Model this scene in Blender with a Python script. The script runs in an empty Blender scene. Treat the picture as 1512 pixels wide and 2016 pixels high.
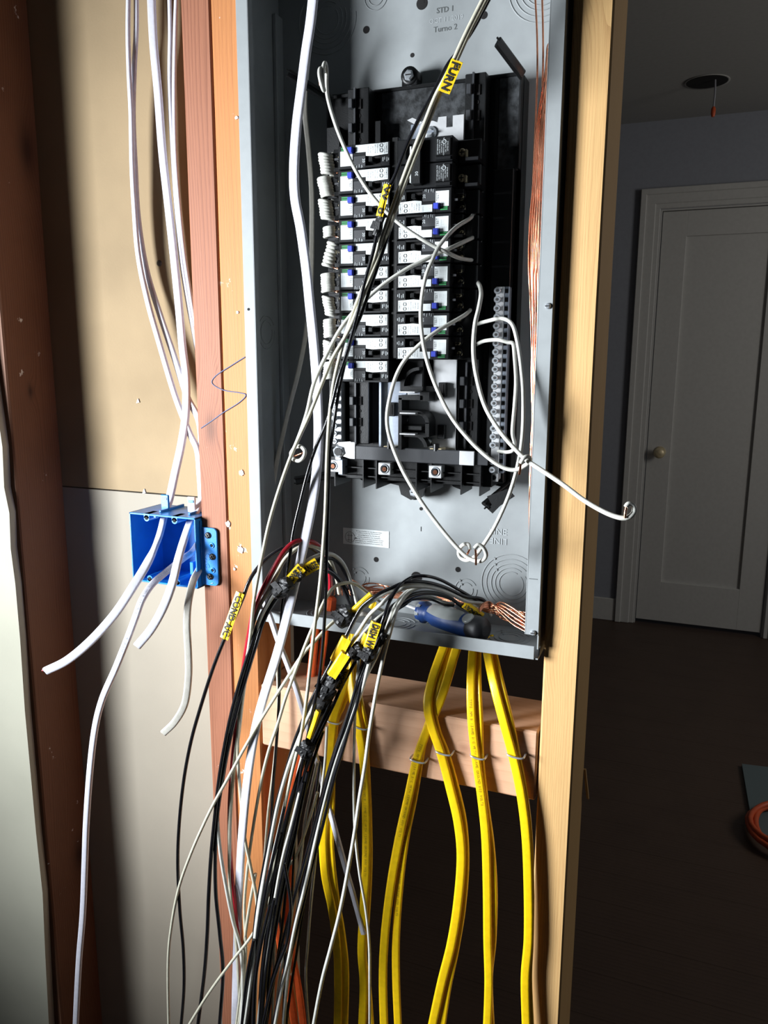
import bpy, bmesh, math, random
from mathutils import Vector, Matrix
random.seed(7)
C = bpy.context.scene.collection
S = 0.001                      # everything below is written in millimetres
R = math.radians

# ------------------------------------------------------------------ camera
CAM = Vector((508.2, -834.2, 299.8))
YAW, PITCH, ROLL, FPX = R(21.579), R(-11.031), R(0.249), 1558.44
_f = Vector((-math.sin(YAW)*math.cos(PITCH), math.cos(YAW)*math.cos(PITCH), math.sin(PITCH)))
_r0 = Vector((math.cos(YAW), math.sin(YAW), 0)); _u0 = _r0.cross(_f)
_r = _r0*math.cos(ROLL) + _u0*math.sin(ROLL); _u = -_r0*math.sin(ROLL) + _u0*math.cos(ROLL)
cd = bpy.data.cameras.new('camera'); cam = bpy.data.objects.new('camera', cd); C.objects.link(cam)
cam.matrix_world = Matrix(((_r.x,_u.x,-_f.x,CAM.x*S),(_r.y,_u.y,-_f.y,CAM.y*S),(_r.z,_u.z,-_f.z,CAM.z*S),(0,0,0,1)))
cd.sensor_fit = 'VERTICAL'; cd.sensor_height = 36; cd.lens = 36*FPX/2016; cd.clip_start = 0.02; cd.clip_end = 60
bpy.context.scene.camera = cam

# ------------------------------------------------------------------ light
sc = bpy.context.scene
sc.view_settings.view_transform = 'Standard'; sc.view_settings.look = 'None'
sc.view_settings.gamma = 1; sc.view_settings.use_curve_mapping = False
sc.view_settings.exposure = 0.0
w = bpy.data.worlds.new('world'); sc.world = w; w.use_nodes = True
w.node_tree.nodes['Background'].inputs[0].default_value = (.62, .72, .9, 1)
w.node_tree.nodes['Background'].inputs[1].default_value = 0.025
def area(name, loc, target, sx, sy, power, col):
    l = bpy.data.lights.new(name, 'AREA'); l.shape = 'RECTANGLE'; l.size = sx*S; l.size_y = sy*S
    l.energy = power; l.color = col
    o = bpy.data.objects.new(name, l); C.objects.link(o); o.location = Vector(loc)*S
    o.rotation_euler = (Vector(target)-Vector(loc)).to_track_quat('-Z', 'Y').to_euler(); return o
key = area('window_daylight', (-1330,-1180,220), (400,20,150), 560, 760, 24, (.90,.95,1.0)); key.data.spread = R(66)
area('back_room_daylight', (2500,1500,700), (350,1900,300), 600, 900, 11, (1.0,.95,.88))

# ------------------------------------------------------------------ helpers
# survey point: the photograph was measured from here, so positions read off it stay put whatever the camera does
EYE = Vector((508.2, -834.2, 299.8)); EF = _f.copy(); ER = _r.copy(); EU = _u.copy(); EPX = 1558.44
def at(u, v, Y):
    """point of the wall-parallel plane y = Y measured at (u, v) in the photograph"""
    d = EF*EPX + ER*(u-756) - EU*(v-1008)
    return EYE + d*((Y-EYE.y)/d.y)
def tag(o, label=None, cat=None, group=None, kind=None):
    if label: o['label'] = label
    if cat: o['category'] = cat
    if group: o['group'] = group
    if kind: o['kind'] = kind
    return o
ORG = {}
def thing(name, loc, label, cat, group=None):
    o = bpy.data.objects.new(name, None); o.empty_display_size = .02; C.objects.link(o)
    o.location = Vector(loc)*S; ORG[o.name] = Vector(loc); return tag(o, label, cat, group)
def copy_tree(o, delta=(0,0,0), rot=None, parent=None):
    c = o.copy(); C.objects.link(c); c.parent = parent
    if parent is None:
        c.location = o.location + Vector(delta)*S; ORG[c.name] = ORG[o.name] + Vector(delta)
        if rot: c.rotation_euler = rot
    for ch in list(o.children): copy_tree(ch, parent=c)
    return c
_gl = {}
def glyphs(txt, bold=0.0):
    k = (txt, bold)
    if k not in _gl:
        cu = bpy.data.curves.new('t', 'FONT'); cu.body = txt; cu.size = 1; cu.offset = bold; cu.resolution_u = 2
        ob = bpy.data.objects.new('t', cu); C.objects.link(ob)
        dg = bpy.context.evaluated_depsgraph_get(); me = bpy.data.meshes.new_from_object(ob.evaluated_get(dg))
        _gl[k] = ([tuple(v.co) for v in me.vertices], [tuple(p.vertices) for p in me.polygons])
        bpy.data.objects.remove(ob); bpy.data.curves.remove(cu); bpy.data.meshes.remove(me)
    return _gl[k]
def smooth_path(P, n=8):
    P = [Vector(p) for p in P]; out = []
    E = [P[0]*2-P[1]] + P + [P[-1]*2-P[-2]]
    for i in range(1, len(E)-2):
        a, b, c, d = E[i-1:i+3]
        # centripetal-ish Catmull-Rom
        for k in range(n):
            t = k/n
            out.append(.5*((2*b)+(c-a)*t+(2*a-5*b+4*c-d)*t*t+(3*b-a-3*c+d)*t**3))
    out.append(P[-1]); return out
class MB:
    def __init__(s): s.v = []; s.f = []; s.m = []; s.s = []; s.mats = []
    def mi(s, m):
        if m not in s.mats: s.mats.append(m)
        return s.mats.index(m)
    def add(s, vs, fs, m, sm=False):
        o = len(s.v); k = s.mi(m); s.v += [Vector(v) for v in vs]
        for f in fs: s.f.append(tuple(o+i for i in f)); s.m.append(k); s.s.append(sm)
        return s
    def box(s, x0, x1, y0, y1, z0, z1, m, bev=0, mat=None, seg=1):
        b = bmesh.new(); bmesh.ops.create_cube(b, size=1)
        for v in b.verts: v.co = Vector(((x0+x1)/2+v.co.x*(x1-x0), (y0+y1)/2+v.co.y*(y1-y0), (z0+z1)/2+v.co.z*(z1-z0)))
        if bev: bmesh.ops.bevel(b, geom=list(b.edges), offset=bev, segments=seg, affect='EDGES', profile=.5)
        return s.bm(b, m, mat)
    def bm(s, b, m, mat=None, sm=False):
        b.verts.index_update(); vs = [mat @ v.co if mat else v.co.copy() for v in b.verts]
        fs = [tuple(v.index for v in f.verts) for f in b.faces]; b.free(); return s.add(vs, fs, m, sm)
    def prism(s, pts, y0, y1, m, mat=None, bev=0):
        """outline in XZ pushed from y0 to y1"""
        b = bmesh.new(); vs = [b.verts.new((p[0], y0, p[1])) for p in pts]; f = b.faces.new(vs)
        r = bmesh.ops.extrude_face_region(b, geom=[f])
        for g in r['geom']:
            if isinstance(g, bmesh.types.BMVert): g.co.y = y1
        bmesh.ops.recalc_face_normals(b, faces=list(b.faces))
        if bev: bmesh.ops.bevel(b, geom=list(b.edges), offset=bev, segments=1, affect='EDGES')
        return s.bm(b, m, mat)
    def rev(s, prof, c, axis, m, n=20, sm=True):
        """profile [(radius, along)] turned about axis through c"""
        ax = Vector(axis).normalized(); e1 = ax.orthogonal().normalized(); e2 = ax.cross(e1); vs = []; fs = []
        for (r, h) in prof:
            for k in range(n):
                a = 2*math.pi*k/n; vs.append(Vector(c)+ax*h+(e1*math.cos(a)+e2*math.sin(a))*r)
        L = len(prof)
        for i in range(L-1):
            for k in range(n): fs.append((i*n+k, i*n+(k+1)%n, (i+1)*n+(k+1)%n, (i+1)*n+k))
        s.add(vs, fs, m, sm)
        s.add([vs[k] for k in range(n)], [tuple(range(n-1,-1,-1))], m); s.add([vs[(L-1)*n+k] for k in range(n)], [tuple(range(n))], m)
        return s
    def cyl(s, a, b, r, m, n=16, r2=None):
        a = Vector(a); b = Vector(b); return s.rev([(r,0),(r if r2 is None else r2,(b-a).length)], a, b-a, m, n)
    def torus(s, c, axis, Rr, r, m, n=32, a0=0, a1=2*math.pi, k=6):
        ax = Vector(axis).normalized(); e1 = Vector((1,0,0)) if abs(ax.x)<.9 else Vector((0,1,0)); e1 = (e1-ax*e1.dot(ax)).normalized(); e2 = ax.cross(e1)
        P = [Vector(c)+(e1*math.cos(a0+(a1-a0)*i/n)+e2*math.sin(a0+(a1-a0)*i/n))*Rr for i in range(n+1)]
        return s.sweep(P, r, m, k=k, raw=True)
    def sweep(s, P, r, m, k=10, flat=None, hint=(0,-1,0), n=8, raw=False, cap=True, twist=None, text=None):
        """tube along P; flat=(half width, half thickness) for flat cable; returns self; text=(string, size, start, material)"""
        P = [Vector(p) for p in P]
        if not raw: P = smooth_path(P, n)
        T = [(P[min(i+1,len(P)-1)]-P[max(i-1,0)]).normalized() for i in range(len(P))]
        N = []; nrm = Vector(hint)
        if flat is None:
            nrm = T[0].orthogonal().normalized()
            for i in range(len(P)):
                nrm = (nrm-T[i]*nrm.dot(T[i])).normalized(); N.append(nrm)
        else:
            for i in range(len(P)):
                h = Vector(hint)
                if twist:
                    h = Matrix.Rotation(twist[0]+(twist[1]-twist[0])*i/(len(P)-1), 3, T[i]) @ h
                nn = h-T[i]*h.dot(T[i])
                nrm = nn.normalized() if nn.length > .15 else (nrm-T[i]*nrm.dot(T[i])).normalized(); N.append(nrm)
        vs = []; fs = []
        kk = k if flat is None else 16
        for i, p in enumerate(P):
            B = T[i].cross(N[i])
            for j in range(kk):
                a = 2*math.pi*j/kk
                if flat is None: rr = r[i] if isinstance(r, list) else r; q = N[i]*math.cos(a)*rr + B*math.sin(a)*rr
                else:
                    ca, sa = math.cos(a), math.sin(a)
                    x = math.copysign(abs(sa)**.75, sa)*flat[0]; y = math.copysign(abs(ca)**.55, ca)*flat[1]
                    y *= 1-.16*math.exp(-(x/flat[0]/.22)**2)
                    q = N[i]*y + B*x
                vs.append(p+q)
        for i in range(len(P)-1):
            for j in range(kk): fs.append((i*kk+j, i*kk+(j+1)%kk, (i+1)*kk+(j+1)%kk, (i+1)*kk+j))
        s.add(vs, fs, m, True)
        if cap:
            s.add([vs[j] for j in range(kk)], [tuple(range(kk-1,-1,-1))], m); o = (len(P)-1)*kk
            s.add([vs[o+j] for j in range(kk)], [tuple(range(kk))], m)
        if text:
            for (txt, size, start, tm) in (text if isinstance(text, list) else [text]):
                A = [0]
                for i in range(1, len(P)): A.append(A[-1]+(P[i]-P[i-1]).length)
                pos = start
                for ch in txt:
                    if ch != ' ':
                        gv, gf = glyphs(ch); out = []
                        for (x, y, z) in gv:
                            d = pos+x*size; i = 0
                            while i < len(A)-2 and A[i+1] < d: i += 1
                            t = max(0, min(1, (d-A[i])/max(1e-6, A[i+1]-A[i]))); p = P[i].lerp(P[i+1], t); nn = N[i].lerp(N[i+1], t).normalized(); tt = T[i].lerp(T[i+1], t).normalized()
                            B = nn.cross(tt)
                            h = (flat[1] if flat else (r if not isinstance(r, list) else r[0]))
                            yy = (y-.35)*size
                            lift = h*1.0+.12 if flat else math.sqrt(max(0, h*h-yy*yy))+.1
                            out.append(p+B*yy+nn*lift)
                        s.add(out, gf, tm)
                    pos += size*.66
        return s
    def text(s, txt, org, ex, ey, size, m, bold=0.0, lift=(0,0,0), center=True):
        gv, gf = glyphs(txt, bold); ex = Vector(ex); ey = Vector(ey)
        xs = [g[0] for g in gv]; ys = [g[1] for g in gv]
        cx = (min(xs)+max(xs))/2 if center else 0; cy = (min(ys)+max(ys))/2 if center else 0
        return s.add([Vector(org)+ex*(g[0]-cx)*size+ey*(g[1]-cy)*size+Vector(lift) for g in gv], gf, m)
    def build(s, name, parent=None, bev=None):
        me = bpy.data.meshes.new(name)
        if parent is not None: org = ORG[parent.name]
        else:
            xs = [v.x for v in s.v]; ys = [v.y for v in s.v]; zs = [v.z for v in s.v]
            org = Vector(((min(xs)+max(xs))/2, (min(ys)+max(ys))/2, min(zs)))
        me.from_pydata([tuple((v-org)*S) for v in s.v], [], s.f)
        for m in s.mats: me.materials.append(m)
        for i, p in enumerate(me.polygons): p.material_index = s.m[i]; p.use_smooth = s.s[i]
        me.validate(); me.update()
        o = bpy.data.objects.new(name, me); C.objects.link(o)
        if parent is not None: o.parent = parent; ORG[o.name] = org
        else: o.location = org*S; ORG[o.name] = org
        return o

# ------------------------------------------------------------------ materials
def mat(name, col, rough=.5, metal=0, spec=.5, bump=0, bscale=400, vary=0, vscale=60, coat=0, col2=None, trans=0, sss=0):
    m = bpy.data.materials.new(name); m.use_nodes = True; nt = m.node_tree; b = nt.nodes['Principled BSDF']
    b.inputs['Roughness'].default_value = rough; b.inputs['Metallic'].default_value = metal
    b.inputs['Specular IOR Level'].default_value = spec; b.inputs['Coat Weight'].default_value = coat
    tc = nt.nodes.new('ShaderNodeTexCoord'); nz = nt.nodes.new('ShaderNodeTexNoise'); nz.inputs['Scale'].default_value = vscale
    nz.inputs['Detail'].default_value = 4
    nt.links.new(tc.outputs['Object'], nz.inputs['Vector'])
    rp = nt.nodes.new('ShaderNodeValToRGB'); nt.links.new(nz.outputs['Fac'], rp.inputs[0])
    c2 = col2 or tuple(c*(1-vary) for c in col)
    rp.color_ramp.elements[0].position = .35; rp.color_ramp.elements[1].position = .62
    rp.color_ramp.elements[0].color = (*c2, 1); rp.color_ramp.elements[1].color = (*col, 1)
    nt.links.new(rp.outputs[0], b.inputs['Base Color'])
    if bump:
        n2 = nt.nodes.new('ShaderNodeTexNoise'); n2.inputs['Scale'].default_value = bscale; nt.links.new(tc.outputs['Object'], n2.inputs['Vector'])
        bp = nt.nodes.new('ShaderNodeBump'); bp.inputs['Strength'].default_value = bump; bp.inputs['Distance'].default_value = .001
        nt.links.new(n2.outputs['Fac'], bp.inputs['Height']); nt.links.new(bp.outputs[0], b.inputs['Normal'])
    return m
def wood(name, light, dark, freq=220, contrast=.5, knots=(), axis='Z', rough=.62, stain=None, blotch=.35, spots=0, offs=(0,0,0)):
    """knots: (x, y, z, radius) in object metres. Grain runs along axis."""
    m = bpy.data.materials.new(name); m.use_nodes = True; nt = m.node_tree; N = nt.nodes; L = nt.links; b = N['Principled BSDF']
    b.inputs['Roughness'].default_value = rough; b.inputs['Specular IOR Level'].default_value = .3
    tc = N.new('ShaderNodeTexCoord'); mp = N.new('ShaderNodeMapping'); L.new(tc.outputs['Object'], mp.inputs[0])
    mp.inputs['Location'].default_value = offs
    sx = {'Z': (1,1,.045), 'X': (.06,1,1)}[axis]
    mp2 = N.new('ShaderNodeMapping'); mp2.inputs['Scale'].default_value = sx; L.new(mp.outputs[0], mp2.inputs[0])
    def math_(op, a, c=None, clamp=False):
        n = N.new('ShaderNodeMath'); n.operation = op; n.use_clamp = clamp
        for i, x in enumerate((a, c)):
            if x is None: continue
            if isinstance(x, (int, float)): n.inputs[i].default_value = x
            else: L.new(x, n.inputs[i])
        return n.outputs[0]
    sep = N.new('ShaderNodeSeparateXYZ'); L.new(mp.outputs[0], sep.inputs[0])
    nz = N.new('ShaderNodeTexNoise'); nz.inputs['Scale'].default_value = 22; nz.inputs['Detail'].default_value = 2; L.new(mp2.outputs[0], nz.inputs['Vector'])
    across = math_('ADD', sep.outputs['X'] if axis == 'Z' else sep.outputs['Z'], math_('MULTIPLY', sep.outputs['Y'], 1.3))
    ph = math_('ADD', math_('MULTIPLY', across, freq), math_('MULTIPLY', nz.outputs['Fac'], freq*.045))
    kd = None
    for (kx, ky, kz, kr) in knots:
        v = N.new('ShaderNodeVectorMath'); v.operation = 'SUBTRACT'; L.new(mp.outputs[0], v.inputs[0]); v.inputs[1].default_value = (kx+offs[0], ky+offs[1], kz+offs[2])
        v2 = N.new('ShaderNodeVectorMath'); v2.operation = 'MULTIPLY'; L.new(v.outputs[0], v2.inputs[0]); v2.inputs[1].default_value = (1, 1, .42) if axis == 'Z' else (.6, 1, 1)
        ln = N.new('ShaderNodeVectorMath'); ln.operation = 'LENGTH'; L.new(v2.outputs[0], ln.inputs[0]); d = math_('DIVIDE', ln.outputs['Value'], kr)
        g = math_('POWER', 2.718, math_('MULTIPLY', math_('MULTIPLY', d, d), -.45))
        ph = math_('ADD', ph, math_('MULTIPLY', g, 2.2+freq*kr*.55)); core = math_('SUBTRACT', 1.0, math_('SMOOTH_MAX', 0, math_('SUBTRACT', d, .35)), True)
        core = math_('POWER', 2.718, math_('MULTIPLY', math_('MULTIPLY', d, d), -2.6))
        kd = core if kd is None else math_('ADD', kd, core)
    st = math_('FRACT', ph); # saw profile: slow darkening latewood line
    st = math_('POWER', st, 2.4)
    fine = N.new('ShaderNodeTexNoise'); fine.inputs['Scale'].default_value = 900; fine.inputs['Detail'].default_value = 3; L.new(mp2.outputs[0], fine.inputs['Vector'])
    big = N.new('ShaderNodeTexNoise'); big.inputs['Scale'].default_value = 7; big.inputs['Detail'].default_value = 3; L.new(mp.outputs[0], big.inputs['Vector'])
    f = math_('ADD', math_('MULTIPLY', st, contrast), math_('MULTIPLY', math_('SUBTRACT', fine.outputs['Fac'], .5), .55))
    f = math_('ADD', f, math_('MULTIPLY', math_('SUBTRACT', big.outputs['Fac'], .5), blotch*2), True)
    mx = N.new('ShaderNodeMix'); mx.data_type = 'RGBA'; mx.inputs[6].default_value = (*light, 1); mx.inputs[7].default_value = (*dark, 1); L.new(f, mx.inputs[0]); out = mx.outputs[2]
    if kd is not None:
        m2 = N.new('ShaderNodeMix'); m2.data_type = 'RGBA'; L.new(math_('MULTIPLY', kd, .85, True), m2.inputs[0]); L.new(out, m2.inputs[6]); m2.inputs[7].default_value = (*(stain or tuple(c*.25 for c in dark)), 1); out = m2.outputs[2]
    if spots:
        vo = N.new('ShaderNodeTexNoise'); vo.inputs['Scale'].default_value = 34; vo.inputs['Detail'].default_value = 5; vo.inputs['Roughness'].default_value = .65; L.new(mp.outputs[0], vo.inputs['Vector'])
        k = math_('MULTIPLY', math_('SUBTRACT', vo.outputs['Fac'], .74-spots), 22, True)
        m3 = N.new('ShaderNodeMix'); m3.data_type = 'RGBA'; L.new(k, m3.inputs[0]); L.new(out, m3.inputs[6]); m3.inputs[7].default_value = (.75,.72,.68,1); out = m3.outputs[2]
    L.new(out, b.inputs['Base Color'])
    bp = N.new('ShaderNodeBump'); bp.inputs['Strength'].default_value = .35; bp.inputs['Distance'].default_value = .001; L.new(f, bp.inputs['Height']); L.new(bp.outputs[0], b.inputs['Normal'])
    return m
M = dict(
 gray=mat('grey_enamel', (.295,.315,.32), .5, 0, .32, .04, 900, .06),
 hole=mat('dark_hole', (.006,.005,.005), .9),
 black=mat('black_plastic', (.005,.0055,.006), .38, 0, .4, .08, 700, .3),
 blackgl=mat('black_breaker_plastic', (.006,.0065,.0075), .33, 0, .4, .04, 900, .2),
 dgray=mat('dark_grey_plastic', (.028,.03,.034), .4, 0, .5, .05, 900, .2),
 scuff=mat('scuffed_black_plastic', (.05,.054,.058), .45, 0, .4, .15, 500, 0, 130, 0, (.008,.009,.010)),
 steel=mat('zinc_steel', (.62,.66,.70), .3, .7, .5, .05, 300, .15),
 alu=mat('brushed_aluminium', (.72,.73,.74), .36, .6, .5, .05, 300, .1),
 busm=mat('tinned_bus_metal', (.42,.47,.55), .32, .6, .5, .1, 200, .25),
 brass=mat('brass_screw', (.78,.66,.42), .4, .3, .5, .1, 300, .3),
 lbl=mat('white_label', (.66,.70,.70), .45, 0, .4, 0, 1, .03),
 slbl=mat('silver_label', (.5,.52,.5), .4, 0, .5, 0, 1, .05),
 ink=mat('grey_print', (.10,.11,.11), .6),
 inkl=mat('pale_print', (.42,.45,.46), .6),
 blue=mat('blue_button', (.03,.05,.42), .35),
 green=mat('green_mark', (.01,.2,.05), .5),
 white=mat('white_wire_insulation', (.57,.57,.52), .32, 0, .5, .12, 700, .12, 160),
 cream=mat('cream_wire_insulation', (.55,.53,.42), .32, 0, .5, .12, 700, .12, 160),
 whitecab=mat('white_cable_jacket', (.60,.60,.67), .38, 0, .5, .15, 900, .08, 200),
 creamcab=mat('cream_cable_jacket', (.56,.54,.48), .38, 0, .5, .15, 900, .1, 160),
 blackw=mat('black_wire_insulation', (.008,.008,.010), .22, 0, .5, .08, 500, .3),
 red=mat('red_wire_insulation', (.38,.012,.025), .3, 0, .5, .05, 500, .2),
 yellow=mat('yellow_cable_jacket', (.95,.61,.008), .33, 0, .5, .12, 700, .1, 120),
 orange=mat('orange_cable_jacket', (.75,.11,.025), .38, 0, .5, .1, 700, .15, 120),
 copper=mat('bare_copper', (.85,.37,.22), .22, 1, .5, .05, 500, .25, 120),
 tape=mat('black_electrical_tape', (.007,.007,.008), .5, 0, .4, .35, 260, .2),
 ytape=mat('yellow_tape', (.80,.52,.008), .4, 0, .5, .12, 400, .12, 120),
 marker=mat('black_marker', (.01,.01,.01), .5),
 printb=mat('faint_cable_print', (.35,.36,.40), .5),
 printy=mat('olive_cable_print', (.38,.26,.01), .5),
 bbox=mat('blue_box_plastic', (.015,.22,.66), .3, 0, .5, .06, 500, .08),
 screwd=mat('dark_phosphate_screw', (.10,.10,.10), .4, .9),
 sdblue=mat('blue_grip', (.012,.05,.20), .45, 0, .5, .2, 300, .2),
 sdgray=mat('grey_tool_plastic', (.30,.32,.31), .25, 0, .6, .03, 300, .1),
 sdblk=mat('black_tool_rubber', (.012,.012,.014), .5),
 pencil=mat('blue_pencil', (.10,.13,.24), .7),
 board_up=mat('old_plasterboard_upper', (.36,.265,.155), .8, 0, .2, .15, 300, .2, 5),
 board_lo=mat('old_plasterboard_lower', (.40,.355,.285), .8, 0, .2, .12, 300, .12, 4),
 drywall=mat('drywall_cream', (.42,.41,.33), .8, 0, .2, .1, 300, .12, 5),
 paper_white=mat('dried_white_paint', (.72,.70,.68), .7),
 paper=mat('torn_paper', (.55,.52,.47), .9),
 wall=mat('blue_grey_paint', (.33,.35,.40), .7, 0, .3, .05, 200, .05),
 wallw=mat('white_trim_paint', (.60,.60,.58), .5, 0, .4, .05, 200, .05),
 ceil=mat('ceiling_paint', (.45,.45,.43), .8, 0, .2, .15, 300, .05),
 cord=mat('orange_cord', (.62,.10,.03), .45),
 mat_=mat('slate_board', (.12,.16,.17), .7),
)
# ------------------------------------------------------------------ the setting
FLOOR, CEIL, BACKY = -1050, 1385, 3310
def struct(mb, name, kind='structure'): return tag(mb.build(name), kind=kind)
fl = wood('dark_floor_boards', (.085,.055,.040), (.05,.032,.024), 60, .4, axis='X', rough=.5, blotch=.5)
mb = MB()
for i in range(48):
    y = -2600+i*125
    mb.box(-2600, 3600, y, y+124.4, FLOOR-20, FLOOR, fl)
struct(mb, 'floor')
struct(MB().box(-2600, 3600, 135, BACKY+60, CEIL, CEIL+20, M['ceil']), 'ceiling')
# back room wall with the door opening
DX0, DX1, DZ1 = 276, 872, FLOOR+2035
mb = MB().box(-2600, DX0-25, BACKY, BACKY+90, FLOOR, CEIL, M['wall']).box(DX1+25, 3600, BACKY, BACKY+90, FLOOR, CEIL, M['wall']).box(DX0-25, DX1+25, BACKY, BACKY+90, DZ1+25, CEIL, M['wall'])
struct(mb, 'wall_back')
struct(MB().box(3600, 3680, 135, BACKY+90, FLOOR, CEIL, M['wall']), 'wall_right')
struct(MB().box(-2680, -2600, 135, BACKY+90, FLOOR, CEIL, M['wall']), 'wall_left')
struct(MB().box(-2600, DX0-100, BACKY-14, BACKY, FLOOR, FLOOR+120, M['wallw'], 3).box(DX1+100, 3600, BACKY-14, BACKY, FLOOR, FLOOR+120, M['wallw'], 3), 'baseboard_back')
# casing: three stepped boards round the opening
mb = MB()
for (w0, w1, d) in ((8, 100, 12), (30, 100, 18), (72, 100, 26)):
    mb.box(DX0-w1, DX0-w0, BACKY-d, BACKY, FLOOR, DZ1+w1, M['wallw'], 3).box(DX1+w0, DX1+w1, BACKY-d, BACKY, FLOOR, DZ1+w1, M['wallw'], 3)
    mb.box(DX0-w1, DX1+w1, BACKY-d-.5, BACKY, DZ1+w0, DZ1+w1, M['wallw'], 3)
mb.box(DX0-8, DX0, BACKY+4, BACKY+60, FLOOR, DZ1, M['wallw']).box(DX1, DX1+8, BACKY+4, BACKY+60, FLOOR, DZ1, M['wallw']).box(DX0-8, DX1+8, BACKY+4, BACKY+60, DZ1, DZ1+8, M['wallw'])
struct(mb, 'trim_1')
d = bpy.data.objects.new('door_1', None); C.objects.link(d); ORG['door_1'] = Vector((DX0, BACKY+10, FLOOR)); d.location = ORG['door_1']*S; tag(d, kind='structure')
x0, x1, z0, z1 = DX0+3, DX1-3, FLOOR+22, DZ1-3
mb = MB()
mb.box(x0, x0+112, BACKY+8, BACKY+43, z0, z1, M['wallw'], 2).box(x1-112, x1, BACKY+8, BACKY+43, z0, z1, M['wallw'], 2)
mb.box(x0+110, x1-110, BACKY+8.2, BACKY+43, z1-115, z1, M['wallw'], 2).box(x0+110, x1-110, BACKY+8.2, BACKY+43, z0, z0+210, M['wallw'], 2)
mb.box(x0+100, x1-100, BACKY+22, BACKY+36, z0+190, z1-100, M['wallw'])
mb.build('door_leaf', d)
kp = at(1298, 892, BACKY-45)
mb = MB().rev([(28,0),(28,4),(11,7),(10,26),(20,32),(27,42),(27,52),(18,60),(2,62)], (kp.x, BACKY+8, kp.z), (0,-1,0), M['brass'], 24)
mb.build('door_knob', d)
# ceiling can opening with a capped lead
h = at(1392, 160, 0); dd = (h-EYE); t = (CEIL-EYE.z)/dd.z; hp = EYE+dd*t
t0 = thing('light_housing', (hp.x, hp.y, CEIL-1), 'open round recessed light hole in the dim ceiling, lead hanging out', 'ceiling light')
MB().rev([(78,0),(86,-1.5),(86,1),(80,2)], (hp.x,hp.y,CEIL-2), (0,0,1), M['ceil'], 36).build('rim', t0)
MB().rev([(78,0),(78,-1)], (hp.x,hp.y,CEIL-2.5), (0,0,1), M['hole'], 36).build('can', t0)
q = (hp.x+30, hp.y-20, CEIL)
MB().sweep([(q[0],q[1],q[2]),(q[0]+3,q[1]-2,q[2]-50),(q[0]+2,q[1],q[2]-105)], 3.5, M['printb'], k=8).build('lead', t0)
MB().rev([(6,0),(9,12),(9,30),(4,38)], (q[0]+2,q[1],q[2]-140), (0,0,1), M['cord'], 12).build('wire_nut', t0)

# ------------------------------------------------------------------ framing
# back face of this wall: old board nailed behind the left bay
mb = MB().box(-900, -4, 101, 114, at(300,970,101).z, CEIL, M['board_up'])
mb.build('wall_board'); o = bpy.data.objects['wall_board']; o.name = 'wall_upper'; tag(o, kind='structure')
zj = at(270,968,101).z
mb = MB().box(-900, -4, 101, 114, FLOOR, at(300,970,101).z-2.2, M['board_lo'])
o = mb.build('wall_lower'); tag(o, kind='structure')
def board(name, x0, x1, y0, y1, z0, z1, m, label, wob=0, cat='stud'):
    b = bmesh.new(); n = 24
    # eased corners; slight waviness along the length
    prof = [(x0+2,y0),(x1-2,y0),(x1,y0+2),(x1,y1-2),(x1-2,y1),(x0+2,y1),(x0,y1-2),(x0,y0+2)]
    rows = []
    for i in range(n+1):
        z = z0+(z1-z0)*i/n
        rows.append([b.verts.new((p[0]+math.sin(i*1.1+x0)*wob*.4, p[1]+math.sin(i*.8)*wob*.3, z)) for p in prof])
    for i in range(n):
        for j in range(8): b.faces.new((rows[i][j], rows[i][(j+1)%8], rows[i+1][(j+1)%8], rows[i+1][j]))
    b.faces.new(list(reversed(rows[0]))); b.faces.new(rows[-1])
    k = MB(); k.bm(b, m); o = k.build(name); tag(o, label, cat); return o
def zof(u, v, Y=12): return at(u, v, Y).z
w_far = wood('brown_old_stud', (.185,.083,.045), (.085,.036,.02), 190, .5, [(.02,.024,1.632,.024),(.02,.02,.54,.02),(.02,-.005,1.30,.007)], blotch=.6, spots=.06, stain=(.035,.014,.01))
w_red = wood('reddish_stud', (.33,.13,.07), (.17,.055,.026), 230, .85, [(0,-.05,zof(420,845)*.001+1.05,.014),(.01,-.05,1.33,.005)], spots=.045, blotch=.2)
w_fir = wood('orange_fir_stud', (.50,.20,.065), (.31,.11,.035), 210, .5, [(0,-.05,.3,.006)], blotch=.3, spots=.085)
w_pine = wood('pale_pine_stud', (.58,.365,.155), (.38,.21,.08), 260, .7, [(-.008,-.045,1.72,.015),(-.012,-.045,1.02,.012)], blotch=.2, stain=(.30,.15,.06))
w_block = wood('pink_fir_block', (.60,.36,.23), (.49,.27,.16), 70, .35, [(.095,-.04,.05,.009),(-.13,-.04,.06,.004)], axis='X', blotch=.2, stain=(.25,.10,.06))
board('stud', -432, -392, 12, 101, FLOOR, CEIL, w_far, 'dark brown knotty stud at the left edge of the bay', 1)
board('stud', -81, -41.4, 12, 101, FLOOR, CEIL, w_red, 'reddish stud with ribbed grain, blue outlet box screwed to it', .5)
board('stud', -41, -1, 12.5, 101, FLOOR, CEIL, w_fir, 'orange fir stud with white paint spots, tight against the panel box', .5)
board('stud', 366.5, 405, 12, 126, FLOOR, CEIL, w_pine, 'pale yellow pine stud on the right side of the panel box', .6)
mb = MB(); z0 = -206; z1 = -120
o = mb.box(1, 364, 12, 101, z0, z1, w_block, 2).build('blocking'); tag(o, 'horizontal pink fir block between the studs below the panel box', 'wood block')
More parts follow.
